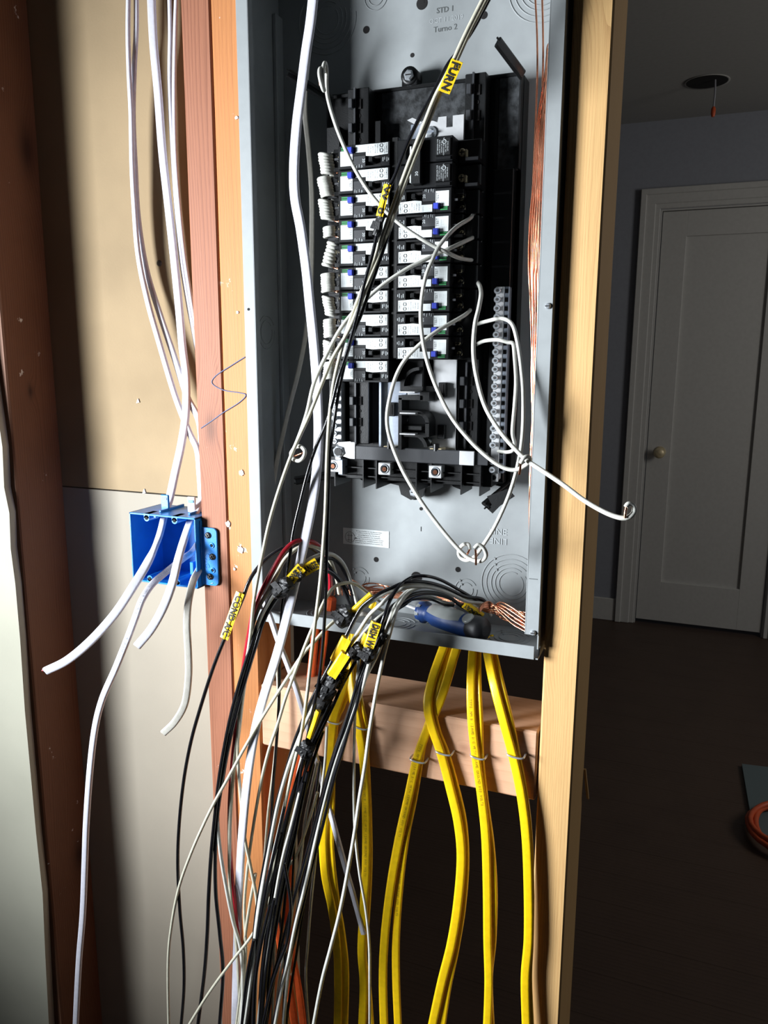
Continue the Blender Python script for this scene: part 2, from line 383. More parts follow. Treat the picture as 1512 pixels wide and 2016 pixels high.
# cream drywall sheet with a torn paper edge on the far left stud
pts = []
e = [(5,880),(9,960),(18,1010),(22,1080),(30,1150),(40,1260),(50,1400),(60,1520),(72,1640),(84,1760),(90,1880),(97,2016)]
for (u, v) in e: p = at(u, v, 0); pts.append((p.x+random.uniform(-1.2,1.2), p.z))
pts = [(pts[0][0]-14, CEIL)] + [(pts[0][0]-12, 700), (pts[0][0]-9, 300)] + pts + [(pts[-1][0], FLOOR), (-1500, FLOOR), (-1500, CEIL)]
o = MB().prism(pts, 0, 12, M['drywall']).build('wall_front'); tag(o, kind='structure')
# splinter on the right stud
p = at(1152,1540,126)
o = MB().prism([(p.x-3,p.z+18),(p.x,p.z+18),(p.x+6,p.z-22),(p.x+3,p.z-21)], 124, 128, w_pine).build('wood_splinter'); tag(o, 'thin wood splinter peeling off the back of the pale pine stud', 'splinter')
# nail heads and pencil scribble
for (u, v, Y, nm) in ((312,518,99,'nail head in the old board between studs, beside the hanging cables'),):
    p = at(u, v, Y); o = MB().rev([(4.2,0),(4.2,.8),(2.5,1.6)], (p.x,101,p.z), (0,-1,0), M['screwd'], 14).build('nail'); tag(o, nm, 'nail')
def scribble(pts, Y, r, m): return MB().sweep([at(u,v,Y) for u,v in pts], r, m, k=5, cap=True)
o = scribble([(482,703),(455,720),(425,740),(418,755),(440,768),(470,773),(484,778),(470,793),(440,812),(418,828),(396,843)], 11.8, .7, M['pencil']).build('pencil_mark'); tag(o, 'blue pencil zigzag drawn across the two left studs', 'pencil mark')
pr = random.Random(3)
def splotch(u, v, r, lb):
    c_ = at(u, v, 12.3); n = 14; pts_ = [(c_.x+r*(.7+.6*pr.random())*math.cos(2*math.pi*k/n), c_.z+r*(.8+.7*pr.random())*math.sin(2*math.pi*k/n)) for k in range(n)]
    o_ = MB().prism(pts_, 11.3, 13, M['paper_white']).build('paint_splash'); tag(o_, lb, 'paint splash')
for (u, v, r_, lb) in ((476,931,3.2,'white paint splash on the fir stud above the level of the blue box'),(449,1031,3,'white paint splash at the top right corner of the blue box flange'),(473,1082,4,'largest white paint splash, on the fir stud right of the blue box flange'),(462,1120,1.6,'small white paint fleck on the fir stud below the largest splash'),(468,615,1.6,'small white paint fleck high on the fir stud by the box flange'),(466,232,1.8,'white paint fleck near the top of the fir stud')): splotch(u, v, r_, lb)
for (u, v, Y, r_, lb) in ((272,790,100.6,2.6,'torn white paper fleck on the old board left of the hanging cables'),(32,700,0,0,None),(284,968,100.6,3,'upright white paint chip on the board joint above the blue box')):
    if r_:
        c_ = at(u, v, Y); MBx = MB().prism([(c_.x-r_,c_.z-r_),(c_.x+r_,c_.z-r_*.6),(c_.x+.3*r_,c_.z+r_*1.5),(c_.x-r_*.4,c_.z+r_*.5)], 99.6, 101, M['paper_white']); tag(MBx.build('paint_chip'), lb, 'paint chip')
# slate board and orange cord lying on the back room floor
def flr(u, v, h=0): d_ = at(u, v, 500)-EYE; return EYE+d_*((FLOOR+h-EYE.z)/d_.z)
a, b_, c_, e_ = flr(1460,1510), flr(1700,1540), flr(1760,1760), flr(1482,1640)
mb = MB(); mb.add([a,b_,c_,e_,a+Vector((0,0,12)),b_+Vector((0,0,12)),c_+Vector((0,0,12)),e_+Vector((0,0,12))], [(3,2,1,0),(4,5,6,7),(0,1,5,4),(1,2,6,5),(2,3,7,6),(3,0,4,7)], M['mat_'])
o = mb.build('flat_board'); tag(o, 'grey flat board lying on the dark floor at the right edge', 'board')
cc = flr(1562,1640,20); P = []
for i in range(5*28):
    a = 2*math.pi*i/28; k = i//28
    rr = 118-7*(k%3)+5*math.sin(3*a+k); P.append((cc.x+rr*math.cos(a)*1.0, cc.y+rr*math.sin(a)*1.15, FLOOR+22+9*(k//2)+2*math.sin(a*2+k)))
o = MB().sweep(P, 8, M['cord'], k=10, raw=True).build('extension_cord'); tag(o, 'coiled orange extension cord on the floor at the right edge', 'extension cord')
# ------------------------------------------------------------------ the panel box
panel = thing('breaker_box', (181, 50, -28), 'open grey steel electrical panel box between the fir and pine studs', 'electrical panel')
G = M['gray']; mb = MB(); TOP = 738
mb.box(0, 362, 95, 96.5, -28, TOP, G)                                         # back
mb.box(0, 1.4, .2, 96, -16, TOP, G).box(360.6, 362, .2, 96, -16, TOP, G)      # sides
mb.box(0, 1.4, 12, 96, -28, -16, G).box(360.6, 362, 12, 96, -28, -16, G)
mb.box(0, 362, 1, 96, -28.5, -27, G).box(0, 362, 1, 96, TOP-1.4, TOP, G)      # bottom and top
mb.box(4, 358, -.4, 1.1, -28.5, -13, G, .4).box(4, 358, -.4, 1.1, TOP-15, TOP, G, .4)   # lips
mb.box(0, 15, -.6, .8, 0, 722, G, .4).box(347, 362, -.6, .8, 0, 722, G, .4)   # side flanges
mb.box(14, 15.4, -.6, 9, 0, 722, G, .3).box(346.6, 348, -.6, 9, 0, 722, G, .3)
mb.box(1.5, 7, 78, 95, -27, 700, G, 1)                                       # stiffening step along the left back corner
hole = M['hole']
def disc(x, z, r, y=94.9, n=20): mb.rev([(r,0),(r,.25)], (x,y,z), (0,-1,0), hole, n, False)
for (x, z, r) in ((241,39,3.4),(130,41,3.4),(191,113,2.2),(256,669,4),(116,673,4),(173,639,2.4),(98,560,3)): disc(x, z, r)
for (x, z, r) in ((6,355,1.6),(4,5,1.8)): disc(x, z, r, -.7, 12)
disc(184, 691, 6.6); mb.box(181.2, 186.8, 94.5, 94.9, 691, 708, hole)
disc(186, 23, 7.4); mb.box(182, 189, 94.5, 94.9, 12, 14.5, hole)
mb.box(191, 191.6, 94.6, 94.9, 84, 90, hole); mb.box(349, 358, -.9, -.6, 63.6, 64.5, M['ink'])
def rings(c, ax, rr, r=.7, gap=.5):
    for i, R_ in enumerate(rr): mb.torus(c, ax, R_, r, G, 40, gap+i*.15, gap+i*.15+2*math.pi*.94)
    for i, R_ in enumerate(rr[:3]):
        a = 2.2+.12*i; e = Vector((math.cos(a)*R_, 0, math.sin(a)*R_)) if ax[1] else Vector((math.cos(a)*R_, math.sin(a)*R_, 0))
        mb.cyl(Vector(c)+e, Vector(c)+e+Vector(ax)*1.2, 1.6, G, 8)
for (x, z) in ((309,28),(320,690),(66,690)):
    rings((x,94.9,z), (0,-1,0), (37,31,25,20,15))
for (x, z) in ((106,14),(252,14),(128,706),(250,706)): rings((x,94.9,z), (0,-1,0), (14,9))
rings((37,94.9,45), (0,-1,0), (34,))
for (x, y, s_) in ((175,52,1),(318,55,1),(75,55,1)): rings((x,y,-26.8), (0,0,1), (24*s_,18*s_,12*s_))
rings((1.8,48,330), (1,0,0), (20,14))
enc = mb.build('enclosure', panel)
for (x, z) in ((357,352),(356,3)): mb = MB().rev([(3,0),(3,1.6),(2,2.4)], (x,-.6,z), (0,-1,0), M['steel'], 14); mb.box(x-2.6, x+2.6, -3.2, -2.9, z-.5, z+.5, hole); mb.build('flange_screw', panel)
mb = MB()
mb.text('STD 1', (211,94.7,681), (1,0,0), (0,0,1), 8, M['ink'], .012)
mb.text('OCT 11 2019', (213,94.7,671), (1,0,0), (0,0,1), 7, M['inkl'], 0)
mb.text('Turno 2', (212,94.7,662), (1,0,0), (0,0,1), 8.4, M['ink'], 0)
mb.build('date_stamp', panel)
mb = MB(); mb.text('LINE', (291,94.4,92), (1,0,0), (0,0,1), 11, M['inkl'], 0); mb.text('LINE', (291,94.4,80), (-1,0,0), (0,0,-1), 11, M['inkl'], 0)
mb.build('embossed_lettering', panel)
# paper notice, printed upside down
mb = MB(); mb.box(83, 148, 94.4, 94.8, 58, 80, M['lbl'], .15)
T = ['this neutral is to be bonded when the panel is', 'used as service equipment. The bonding strap', 'must be removed when not so used. This panel', 'supplied for line terminations. Feed on', 'the main lug. See wiring diagram for', 'Ground Circuit. Use fuse or circuit to', 'reduce to lower the use amps from the tap']
for i, t_ in enumerate(T): mb.text(t_, (120,94.2,61.5+i*2.6), (-1,0,0), (0,0,-1), 2.1, M['ink'], 0)
mb.torus((93,94.2,68), (0,-1,0), 7, .22, M['ink'], 24); mb.box(89, 97, 94.1, 94.3, 64, 64.4, M['ink']).box(89, 97, 94.1, 94.3, 70, 70.4, M['ink']).box(91, 91.4, 94.1, 94.3, 62, 73, M['ink']).box(95, 95.4, 94.1, 94.3, 62, 73, M['ink'])
mb.prism([(98,67),(102,68.2),(102,66.8)], 94.0, 94.3, M['ink']); mb.build('notice_label', panel)

# interior: the black moulded tray carrying the bus
K = M['black']; mb = MB()
low = [(75,153),(97,156),(112,158),(118,150),(126,145),(128,152),(140,150),(170,145),(173,134),(186,128),(200,133),(205,145),(212,147),(229,159),(240,148),(252,144),(256,152),(276,155),(280,148),(291,153),(306,150)]
mb.prism([(80,600),(76,153)]+low[1:]+[(310,300),(309,490),(306,505),(306,597)][::1], 70, 74, K)
mb.box(76, 80, 70, 95, 155, 598, K).box(304, 309, 70, 95, 155, 595, K)
mb.box(84, 306, 66, 70, 594, 598, K, .5)
mb.box(147, 249, 67.5, 70, 530, 594, M['scuff'])
mb.box(283, 306, 67.5, 70, 500, 594, M['scuff']).box(280, 282.5, 62, 70, 160, 592, K).box(306, 308.5, 60, 72, 500, 594, K, .4)
for (x0, x1, s_) in ((113,139,1),(250,273,-1)):                                # mounting rails with hooks, both sides
    mb.box(x0, x1, 48, 70, 197, 596, K, .8)
    for (za, zb) in ((197, 270 if s_ > 0 else 295), (528, 596)): mb.box(x0+9, x0+11, 44, 49, za, zb, M['dgray'])
    for i in range(15):
        z = 585-i*25.4
        if z < 200: break
        if (270 if s_ > 0 else 295) < z < 540: continue
        mb.box(x0+4, x0+9, 40, 49, z-11, z-1, M['dgray'], .6); mb.box(x0+9.5, x0+17, 46.5, 48.2, z-11, z-1, M['hole'])
        mb.rev([(2.2,0),(2.2,.6)], (x0+14,48,z-18), (0,-1,0), hole, 12)
mb.box(84, 101, 52.5, 70, 190, 560, K, .8).box(282, 304, 56, 70, 158, 500, K, .8)
mb.box(139, 158, 60, 70, 196, 300, hole).box(146, 152, 50, 70, 530, 560, K)
mb.box(182.6, 189.4, 8, 70, 299, 530, K, .6)                                   # centre spine

# lower shelf below the strap with upright ribs
mb.box(92, 296, 34, 70, 156, 182, K, .8)
for x in (104,141,158,208,226,262,284): mb.box(x, x+1.4, 24, 70, 147, 184, K)
for z in (160,170): mb.box(104, 286, 28, 60, z, z+1.2, K)
# wire guide arms
def arm(a, b, w=7): mb.sweep([a,b], 1, K, flat=(w,2.2), hint=(0,-1,.3), raw=True); 
for (a, b) in (((88,60,590),(50,25,613)), ((88,60,156),(50,25,150)), ((309,60,592),(292,18,612)), ((312,60,157),(292,22,137))):
    arm(a, b, 5.5); mb.sweep([Vector(a)+Vector((0,-3,3)), Vector(b)+Vector((0,-3,3))], 1.1, K, k=6, raw=True); mb.sweep([Vector(a)+Vector((0,-3,-3)), Vector(b)+Vector((0,-3,-3))], 1.1, K, k=6, raw=True)
p = at(975,988,25)
mb.prism([(p.x-9,p.z+6),(p.x-3,p.z-3),(p.x-8,p.z-8),(p.x-2,p.z-13),(p.x+6,p.z-4),(p.x+22,p.z+8),(p.x+14,p.z+16)], 22, 25, K)
for (x, z, d_) in ((178,610,1),(190,138,-1)):                                  # screw tabs
    mb.rev([(10,0),(10,16),(6.5,16.2)], (x,88,z), (0,-1,0), K, 24); mb.box(x-9, x+9, 72, 88, z-12 if d_ > 0 else z, z if d_ > 0 else z+14, K, .6)
# S shaped barrier in the lower bus area
mb.box(185, 214, 30, 40, 262, 298, K, 1)
def bar(c, a0, a1, r, w, y0, y1):
    n = 10; o_ = [(c[0]+(r+w)*math.cos(a0+(a1-a0)*i/n), c[1]+(r+w)*math.sin(a0+(a1-a0)*i/n)) for i in range(n+1)]
    i_ = [(c[0]+r*math.cos(a0+(a1-a0)*i/n), c[1]+r*math.sin(a0+(a1-a0)*i/n)) for i in range(n, -1, -1)]
    mb.prism(o_+i_, y0, y1, K)
mb.box(189, 215, 16, 40, 253, 258, K).box(214, 225, 18, 40, 252, 262, K).box(189, 193, 16, 40, 196, 255, K)
mb.box(193, 212, 16, 40, 236, 241, K); bar((212,227), 0, math.pi/2, 9.5, 4.5, 16, 40); mb.box(221.5, 226, 16, 40, 212, 228, K)
mb.box(193, 222, 18, 40, 211, 216, K).box(193, 216, 22, 40, 218, 224, K, 1); bar((203,196), .2, math.pi*.75, 16, 4, 22, 40); bar((212,268), math.pi/2, math.pi, 18, 3.5, 20, 40)
tray = mb.build('interior_tray', panel)
for (x, z, y) in ((178,610,72),(190,138,72)):
    mb = MB()
    mb.rev([(6,0),(6,2.5),(4,4)], (x,y,z), (0,-1,0), M['steel'], 6, False); mb.box(x-3.4, x+3.4, y-4.3, y-4, z-.6, z+.6, hole, 0, None)
    mb.build('mounting_screw', panel)
# top bus blade with the U notch
mb = MB(); B = M['alu']
mb.prism([(222,526),(255,526),(255,551),(243,551),(243,540),(236,540),(236,551),(227,551),(226,546),(221,548),(208,549),(205,540),(205,526)], 29, 31, B)
mb.box(194, 222, 34, 36, 526, 548, M['busm'], .5); mb.prism([(192,551),(198,553),(210,547),(203,545)], 28, 30, B); mb.rev([(6.5,0),(6.5,2),(3,5)], (219,29,536), (0,-1,0), M['steel'], 18); mb.box(214, 224, 22.9, 24.2, 535, 537, M['busm'])
mb.build('top_bus_blade', panel)
# lower bus plates
mb = MB(); L_ = M['busm']
mb.box(158, 190, 40, 42.5, 193, 274, L_, .4).box(188, 250, 41, 43, 193, 268, M['alu'], .4).box(222, 250, 40, 43, 266, 301, M['alu'], .4)
mb.box(158, 160.5, 34, 44, 193, 274, L_)
for (x, z) in ((202,262),(203,238.5),(203,215)): mb.box(x-9.5, x+9.5, 8, 36, z-.9, z+.9, B, .3); mb.box(x-7, x+10, 30, 40, z-2.5, z-.5, L_)
mb.box(190, 214, 22, 40, 194, 195.5, B); mb.box(199, 213, 28, 30, 268, 282, M['dgray'])
for (x, z) in ((217,255),(188,230),(217,206)): mb.sweep([(x-4,38,z+2.2),(x,36,z),(x+4,38,z-2.2)], 3.6, M['steel'], k=12, n=4)
mb.build('bus_bar', panel)
for (x, z) in ((235,264.5),(234.5,216.5),(173,240.5)): mb = MB().box(x-4, x+4.5, 33, 41, z-8, z+8, K, .5); mb.box(x-1.5, x+2, 32.5, 33.3, z-6, z+6, hole); mb.build('bus_clip', panel)
for x in (176.5,233): mb = MB().box(x-7, x+7, 20, 36, 190, 199, M['brass'], .5); mb.cyl((x,22,196), (x,22,204), 3.6, K, 14); mb.build('lug_bracket', panel)
# neutral strap
mb = MB(); mb.box(133, 266, 19, 21, 181.5, 198, M['dgray'], .8)
mb.box(127, 134, 18, 20, 182, 202, B, .4).prism([(112,201),(128,202.5),(128,182),(113,186)], 18.5, 20, B); mb.box(262, 279, 17, 19.5, 182, 198, B, .4); mb.box(279, 294, 20, 22, 182.5, 197, M['dgray'], .5)
mb.rev([(7.6,0),(7.6,3),(6,4)], (113,20,190), (0,-1,0), M['steel'], 6, False); mb.rev([(5,0),(5,.5)], (113,15.8,190), (0,-1,0), K, 16)
mb.build('neutral_strap', panel)
# main lugs
for (x, y, n_) in ((103,22,0),(169.5,22,1),(232,22,2)):
    mb = MB(); mb.box(x-7.5, x+8, y, y+16, 164.5, 179, B, .8); mb.rev([(5.4,0),(5.4,.4)], (x+.3,y-.1,172), (0,-1,0), M['busm'], 20); mb.rev([(3.4,0),(4.4,.7),(3.2,.8)], (x+.3,y-.2,171.5), (0,-1,0), hole, 20); mb.torus((x+.3,y-.4,172), (0,-1,0), 5, .7, M['steel'], 24)
    mb.rev([(2.6,0),(2.6,.5)], (x+.6,y-.9,171.6), (0,-1,0), M['copper'], 12)
    if n_ == 0: mb.box(x+8, x+14, y-2, y+20, 162, 180, M['busm'], .6); mb.box(x+2, x+10, y+2, y+8, 179, 186, M['steel'], .6)
    mb.build('main_lug', panel)
# neutral bars with their screws
def nbar(x, ztop, n, pitch, y, name, side, lug=False):
    mb = MB(); mb.box(x-4.6, x+4.6, y, y+12, ztop-n*pitch-(8 if lug else 0), ztop, B, .5)
    mb.box(x+4.6 if side > 0 else x-7, x+10 if side > 0 else x-4.6, y+1, y+12, ztop-n*pitch, ztop, M['busm'], .5)
    for i in range(n):
        z = ztop-pitch*(i+.5)
        mb.box(x+5.5 if side > 0 else x-6.3, x+8.8 if side > 0 else x-5.3, y+.6, y+4, z-2.2, z+2.2, hole)
    o_ = mb.build(name, panel)
    for i in range(n):
        if lug and i == 19: continue
        z = ztop-pitch*(i+.5); k = MB()
        k.rev([(2.4,0),(2.4,5),(3.7,5.4),(3.7,8.4),(3,9)], (x-1,y,z), (0,-1,0), M['steel'], 16); k.rev([(1.6,0),(1.6,.4)], (x-1,y-9,z), (0,-1,0), M['screwd'], 8)
        k.build('terminal_screw', o_)
    if lug:
        k = MB(); k.box(x-5, x+5, y-3, y, ztop-n*pitch-9.5, ztop-n*pitch, B, .5); k.rev([(2.8,0),(2.8,.4)], (x,y-3,ztop-n*pitch-4.8), (0,-1,0), hole, 16); k.build('bonding_lug', o_)
nbar(297, 376, 22, 9.28, 40, 'neutral_bar', 1, True)
nbar(102, 270, 8, 9.28, 40, 'neutral_bar', -1)

# ------------------------------------------------------------------ breakers
PR = ['first','second','third','fourth','fifth','sixth','seventh','eighth','ninth','tenth']
def row_z(k): return 526-25.4*k-12.7
bx, bz = 151.5, row_z(0)
br = thing('circuit_breaker', (bx, 46, bz), 'x', 'circuit breaker', 'single breakers in the left row')
def X(a): return bx-30.5+a
def Z(a): return bz+12.7-a          # a = distance down from the row's top edge
BB = M['blackgl']; mb = MB()
mb.box(X(0), X(18), 4, 46, Z(24.9), Z(.5), BB, .7).box(X(17.5), X(50.5), 4, 46, Z(12.6), Z(.5), BB, .5).box(X(50), X(60.6), 4, 46, Z(24.9), Z(.5), BB, .6)
mb.box(X(17.5), X(32.4), 4.4, 46, Z(24.9), Z(12), M['dgray'], .5).box(X(32), X(51), 11, 46, Z(23.6), Z(12.5), hole).box(X(31), X(51), 4, 46, Z(24.9), Z(23), BB)
mb.box(X(-24), X(0), 26, 46, Z(24.6), Z(.8), BB, .8).box(X(-10), X(0), 14, 27, Z(24.4), Z(19.5), BB, .5).box(X(-10), X(0), 14, 27, Z(5), Z(1), BB, .5)
for a in (8.5, 20): mb.torus((X(-5),22,Z(a)), (0,-1,0), 4.6, .7, BB, 14, 1.2, 5)
mb.box(X(-6), X(.5), 7, 9, Z(14), Z(11.5), M['dgray'], .3)
mb.text('20', (X(30.3),4.1,Z(17.5)), (0,0,-1), (1,0,0), 4.3, M['inkl'], .01)
for (a, c_, w_, h_) in ((52.5,16,.7,4),(54.5,15.6,.5,3),(57,16,.6,4.5),(59,17,.6,2.5),(20,21,.5,3),(22,22,.5,2.6),(25,21,.5,3),(27.5,22,.5,2.6),(29,22.4,.4,2)): mb.box(X(a), X(a+w_), 3.8, 4.5, Z(c_+h_), Z(c_), M['inkl'])
mb.build('breaker_body', br)
mb = MB(); W_ = M['lbl']
mb.prism([(X(21),Z(1.6)),(X(58.5),Z(1.6)),(X(58.5),Z(12.9)),(X(41),Z(13.9)),(X(33),Z(13)),(X(33),Z(9)),(X(21),Z(9))], 3.7, 4, W_)
for i, (t_, a) in enumerate((('SIEMENS',57),('CKT BREAKER',54.6),('HACR TYPE',51.9),('120 VAC 1P',49.2),('WIRE CU-AL',46.5),('AFCI COMB',43.8),('60/75 C',41.1),('TYPE QAF',38.4),('ISSUE NO',35.7))):
    mb.text(t_, (X(a),3.55,Z(7)), (0,0,-1), (1,0,0), 2.6 if i == 0 else 1.7, M['ink'], .015 if i == 0 else 0)
for (a, c_) in ((51,4),(51,9)): mb.torus((X(a),3.5,Z(c_)), (0,-1,0), 1.7, .3, M['ink'], 12)
mb.text('CAFCI', (X(31.5),3.55,Z(4.8)), (0,0,-1), (1,0,0), 2, M['inkl']); mb.text('1', (X(23.5),3.55,Z(4.8)), (0,0,-1), (1,0,0), 2.6, M['inkl'])
mb.build('rating_label', br)
mb = MB(); mb.prism([(X(2.8),Z(6.5)),(X(12),Z(6.5)),(X(12),Z(10)),(X(17.3),Z(10)),(X(17.3),Z(21.8)),(X(2.8),Z(21.8))], 3.6, 4, W_)
mb.text('TEST', (X(15.2),3.45,Z(16)), (0,0,-1), (1,0,0), 4, M['ink'], 0)
for i in range(4): mb.text('press test monthly', (X(5+1.9*i),3.45,Z(14.2)), (0,0,-1), (1,0,0), 1.2, M['inkl'])
mb.build('test_label', br)
MB().box(X(12.8), X(18.4), -1, 5, Z(9.6), Z(3.6), M['blue'], .5).build('test_button', br)
MB().box(X(4), X(12), 3.6, 4.1, Z(4), Z(2.6), M['green']).box(X(4), X(12), 3.6, 4.1, Z(6), Z(4.7), M['green']).build('indicator', br)
MB().box(X(38), X(43), -1, 12, Z(20.5), Z(15), BB, .8).build('toggle', br)
mb = MB()
for (a, c_) in ((-4,18.2),(-6,6.5)):
    mb = MB(); mb.rev([(3.3,0),(3.3,2),(2.6,2.6)], (X(a),26,Z(c_)), (0,-1,0), M['brass'], 18); mb.box(X(a)-2.4, X(a)+2.4, 23.1, 23.5, Z(c_)-.45, Z(c_)+.45, hole).box(X(a)-.45, X(a)+.45, 23.1, 23.5, Z(c_)-2.4, Z(c_)+2.4, hole); mb.build('breaker_screw', br)
def lab(k, side): return 'black single breaker, %s from the top of the %s row, white labels' % (PR[k], side)
br['label'] = lab(0, 'left')
for k in range(1, 10): c = copy_tree(br, (0,0,-25.4*k)); c['label'] = lab(k, 'left')
for k in range(2, 9):
    c = copy_tree(br, (220.5-bx,0,-25.4*k), (0, math.pi, 0)); c['label'] = 'black single breaker with upright TEST label, %s below the large black double breaker' % PR[k-2]; c['group'] = 'single breakers in the right row'
# the toggle of the right row is the same part turned over
dp = thing('double_pole_breaker', (220, 46, row_z(1)+12.7), 'large black double breaker marked 30 at the top of the right row', 'circuit breaker')
mb = MB(); zt = 526
for k in (0, 1):
    t = zt-25.4*k
    mb.box(190, 199, 5, 46, t-24.9, t-.5, BB, .6).box(208, 251, 5, 46, t-24.9, t-.5, BB, .6).box(199, 208, 12, 46, t-24.9, t-.5, hole).box(198, 209, 5, 20, t-5.5, t-.5, BB, .4).box(198, 209, 5, 20, t-24.9, t-20, BB, .4)
    mb.box(233, 249.5, 2, 6, t-20, t-3, M['black'], .6).box(233, 249.5, 3, 6, t-24, t-20.5, BB, .4)
    mb.box(251, 276, 26, 46, t-24.6, t-.8, BB, .8).box(262, 276, 14, 30, t-24.4, t-21, BB, .4)
mb.build('breaker_body', dp)
mb = MB(); mb.box(209, 219, -3, 8, zt-47.5, zt-3, M['black'], 1); mb.text('30', (214.5,-3.15,zt-11), (0,0,1), (-1,0,0), 4.8, M['inkl']); mb.text('30', (214.5,-3.15,zt-37), (0,0,1), (-1,0,0), 4.8, M['inkl']); mb.build('tie_handle', dp)
for k in (0, 1):
    t = zt-25.4*k; mb = MB(); mb.box(204.5, 206.5, 3, 9, t-19, t-8, M['lbl'], .5); mb.build('toggle', dp)
    mb = MB()
    for i in range(6): mb.text(['CKT BREAKER TYPE','HACR TYPE 60/75','120/240V 2P 30A','COMMON TRIP CU-AL','CAL 10000 AMP','LISTED ISSUE'][i], (235.5+2.2*i,1.85,t-11.5), (0,0,1), (-1,0,0), 1.7, M['inkl'])
    mb.torus((243,1.8,t-7), (0,-1,0), 2, .35, M['inkl'], 14); mb.build('rating_label', dp)
    mb = MB(); mb.rev([(4,0),(4,2),(3,2.8)], (256,24,t-14), (0,-1,0), M['brass'], 20); mb.box(253.4, 258.6, 20.9, 21.3, t-14.5, t-13.5, hole).box(255.5, 256.5, 20.9, 21.3, t-16.6, t-11.4, hole); mb.box(259.6, 261.6, 21, 28, t-19, t-11.5, M['brass'], .3); mb.build('breaker_screw', dp)
# ------------------------------------------------------------------ blue outlet box on the reddish stud
ob = thing('outlet_box', (-122, 12, 5), 'blue plastic two gang outlet box screwed to the reddish stud', 'outlet box')
Bp = M['bbox']; mb = MB()
bx0, bx1, bz0, bz1, by0, by1 = -186, -81.5, 3, 97, 0, 66
t_ = 2.4
mb.box(bx0, bx0+t_, by0, by1, bz0, bz1, Bp, .6).box(bx1-t_, bx1, by0, by1, bz0, bz1, Bp, .6)
mb.box(bx0, bx1, by0, by1, bz1-t_, bz1, Bp, .6).box(bx0, bx1, by0, by1, bz0, bz0+t_, Bp, .6).box(bx0, bx1, by1-t_, by1, bz0, bz1, Bp, .6)
for x in (bx0+28, bx0+72):
    for z, s_ in ((bz1-6,1),(bz0+6,-1)):
        mb.cyl((x,by0+.2,z), (x,by0+22 if s_ > 0 else by1-6,z), 4.2, Bp, 16); mb.box(x-4.2, x+4.2, by0+.2, by0+20, min(z,z+6*s_), max(z,z+6*s_), Bp); mb.rev([(2.2,0),(2.2,.3)], (x,by0,z), (0,-1,0), hole, 12)
for x in (bx0+38, bx0+84): mb.box(x, x+3, by0+14, by1, bz1, bz1+3, Bp, .4)
mb.box(bx0+40, bx0+43, by0, by0+5, bz1-4, bz1-2, Bp).box(bx0-2, bx0, by0+2, by0+8, 80, 84, Bp, .4).box(bx0-2, bx0, by0+2, by0+8, 22, 26, Bp, .4)
for (x0, z0_, x1, z1_) in ((-112,10,-106,30),(-100,12,-96,34),(-92,10,-90,30)): mb.box(x0, x1, 26, 50, z0_, z1_, Bp, .8)
mb.build('box_shell', ob)
c1 = at(324,990,30); MB().box(c1.x-6, c1.x+6, 30, 33.5, 97, 118, Bp, .8).box(c1.x-4, c1.x+4, 29.5, 30.2, 111, 114.5, M['blue']).build('cable_clamp', ob)
o = MB().box(at(376,990,30).x-6, at(376,990,30).x+6, 30, 33, 97, 118, M['lbl'], .8).box(at(376,990,30).x-4, at(376,990,30).x+4, 29.2, 30.2, 110, 114, M['bbox']).build('cable_clamp', ob); o['label'] = 'white cable clamp tab'
mb = MB(); fz0, fz1 = 7, 84; pr = []
for (cx, cz, a0) in ((-62,fz1-6,0),(-79,fz1-2,90),(-79,fz0+2,180),(-62,fz0+6,270)):
    rr = 6 if cx > -70 else 2
    for k in range(5): a = R(a0+22.5*k); pr.append((cx+rr*math.cos(a), cz+rr*math.sin(a)))
mb.prism(pr, 8.6, 11.2, Bp, None, .4); mb.box(bx1-1, bx1+2, 8, 12, 10, 92, Bp, .4)
for z in (61, 28): mb.torus((-63.5,8.4,z), (0,-1,0), 2.8, .9, Bp, 18); mb.rev([(1.6,0),(1.6,.2)], (-63.5,8.3,z), (0,-1,0), hole, 12)
mb.torus((-71,8.5,45), (0,-1,0), 4, .4, Bp, 18); mb.torus((-72,8.5,33), (0,-1,0), 3, .4, Bp, 18)
mb.build('mounting_flange', ob)
for (x, z) in ((-69,74),(-63.5,46),(-68,19)):
    mb = MB(); mb.rev([(4.4,0),(4.2,1.2),(2.4,1.8)], (x,8.6,z), (0,-1,0), M['screwd'], 18)
    for a in (.5, 2.07): d_ = Vector((math.cos(a),0,math.sin(a)))*2.6; mb.sweep([Vector((x,6.7,z))-d_, Vector((x,6.7,z))+d_], .55, hole, k=4, raw=True)
    mb.build('wood_screw', ob)
o = MB().sweep([at(395,1146,10),at(408,1149,10),at(420,1148,9)], .9, M['screwd'], k=6).build('bent_nail'); tag(o, 'small bent nail under the blue outlet box flange', 'nail')

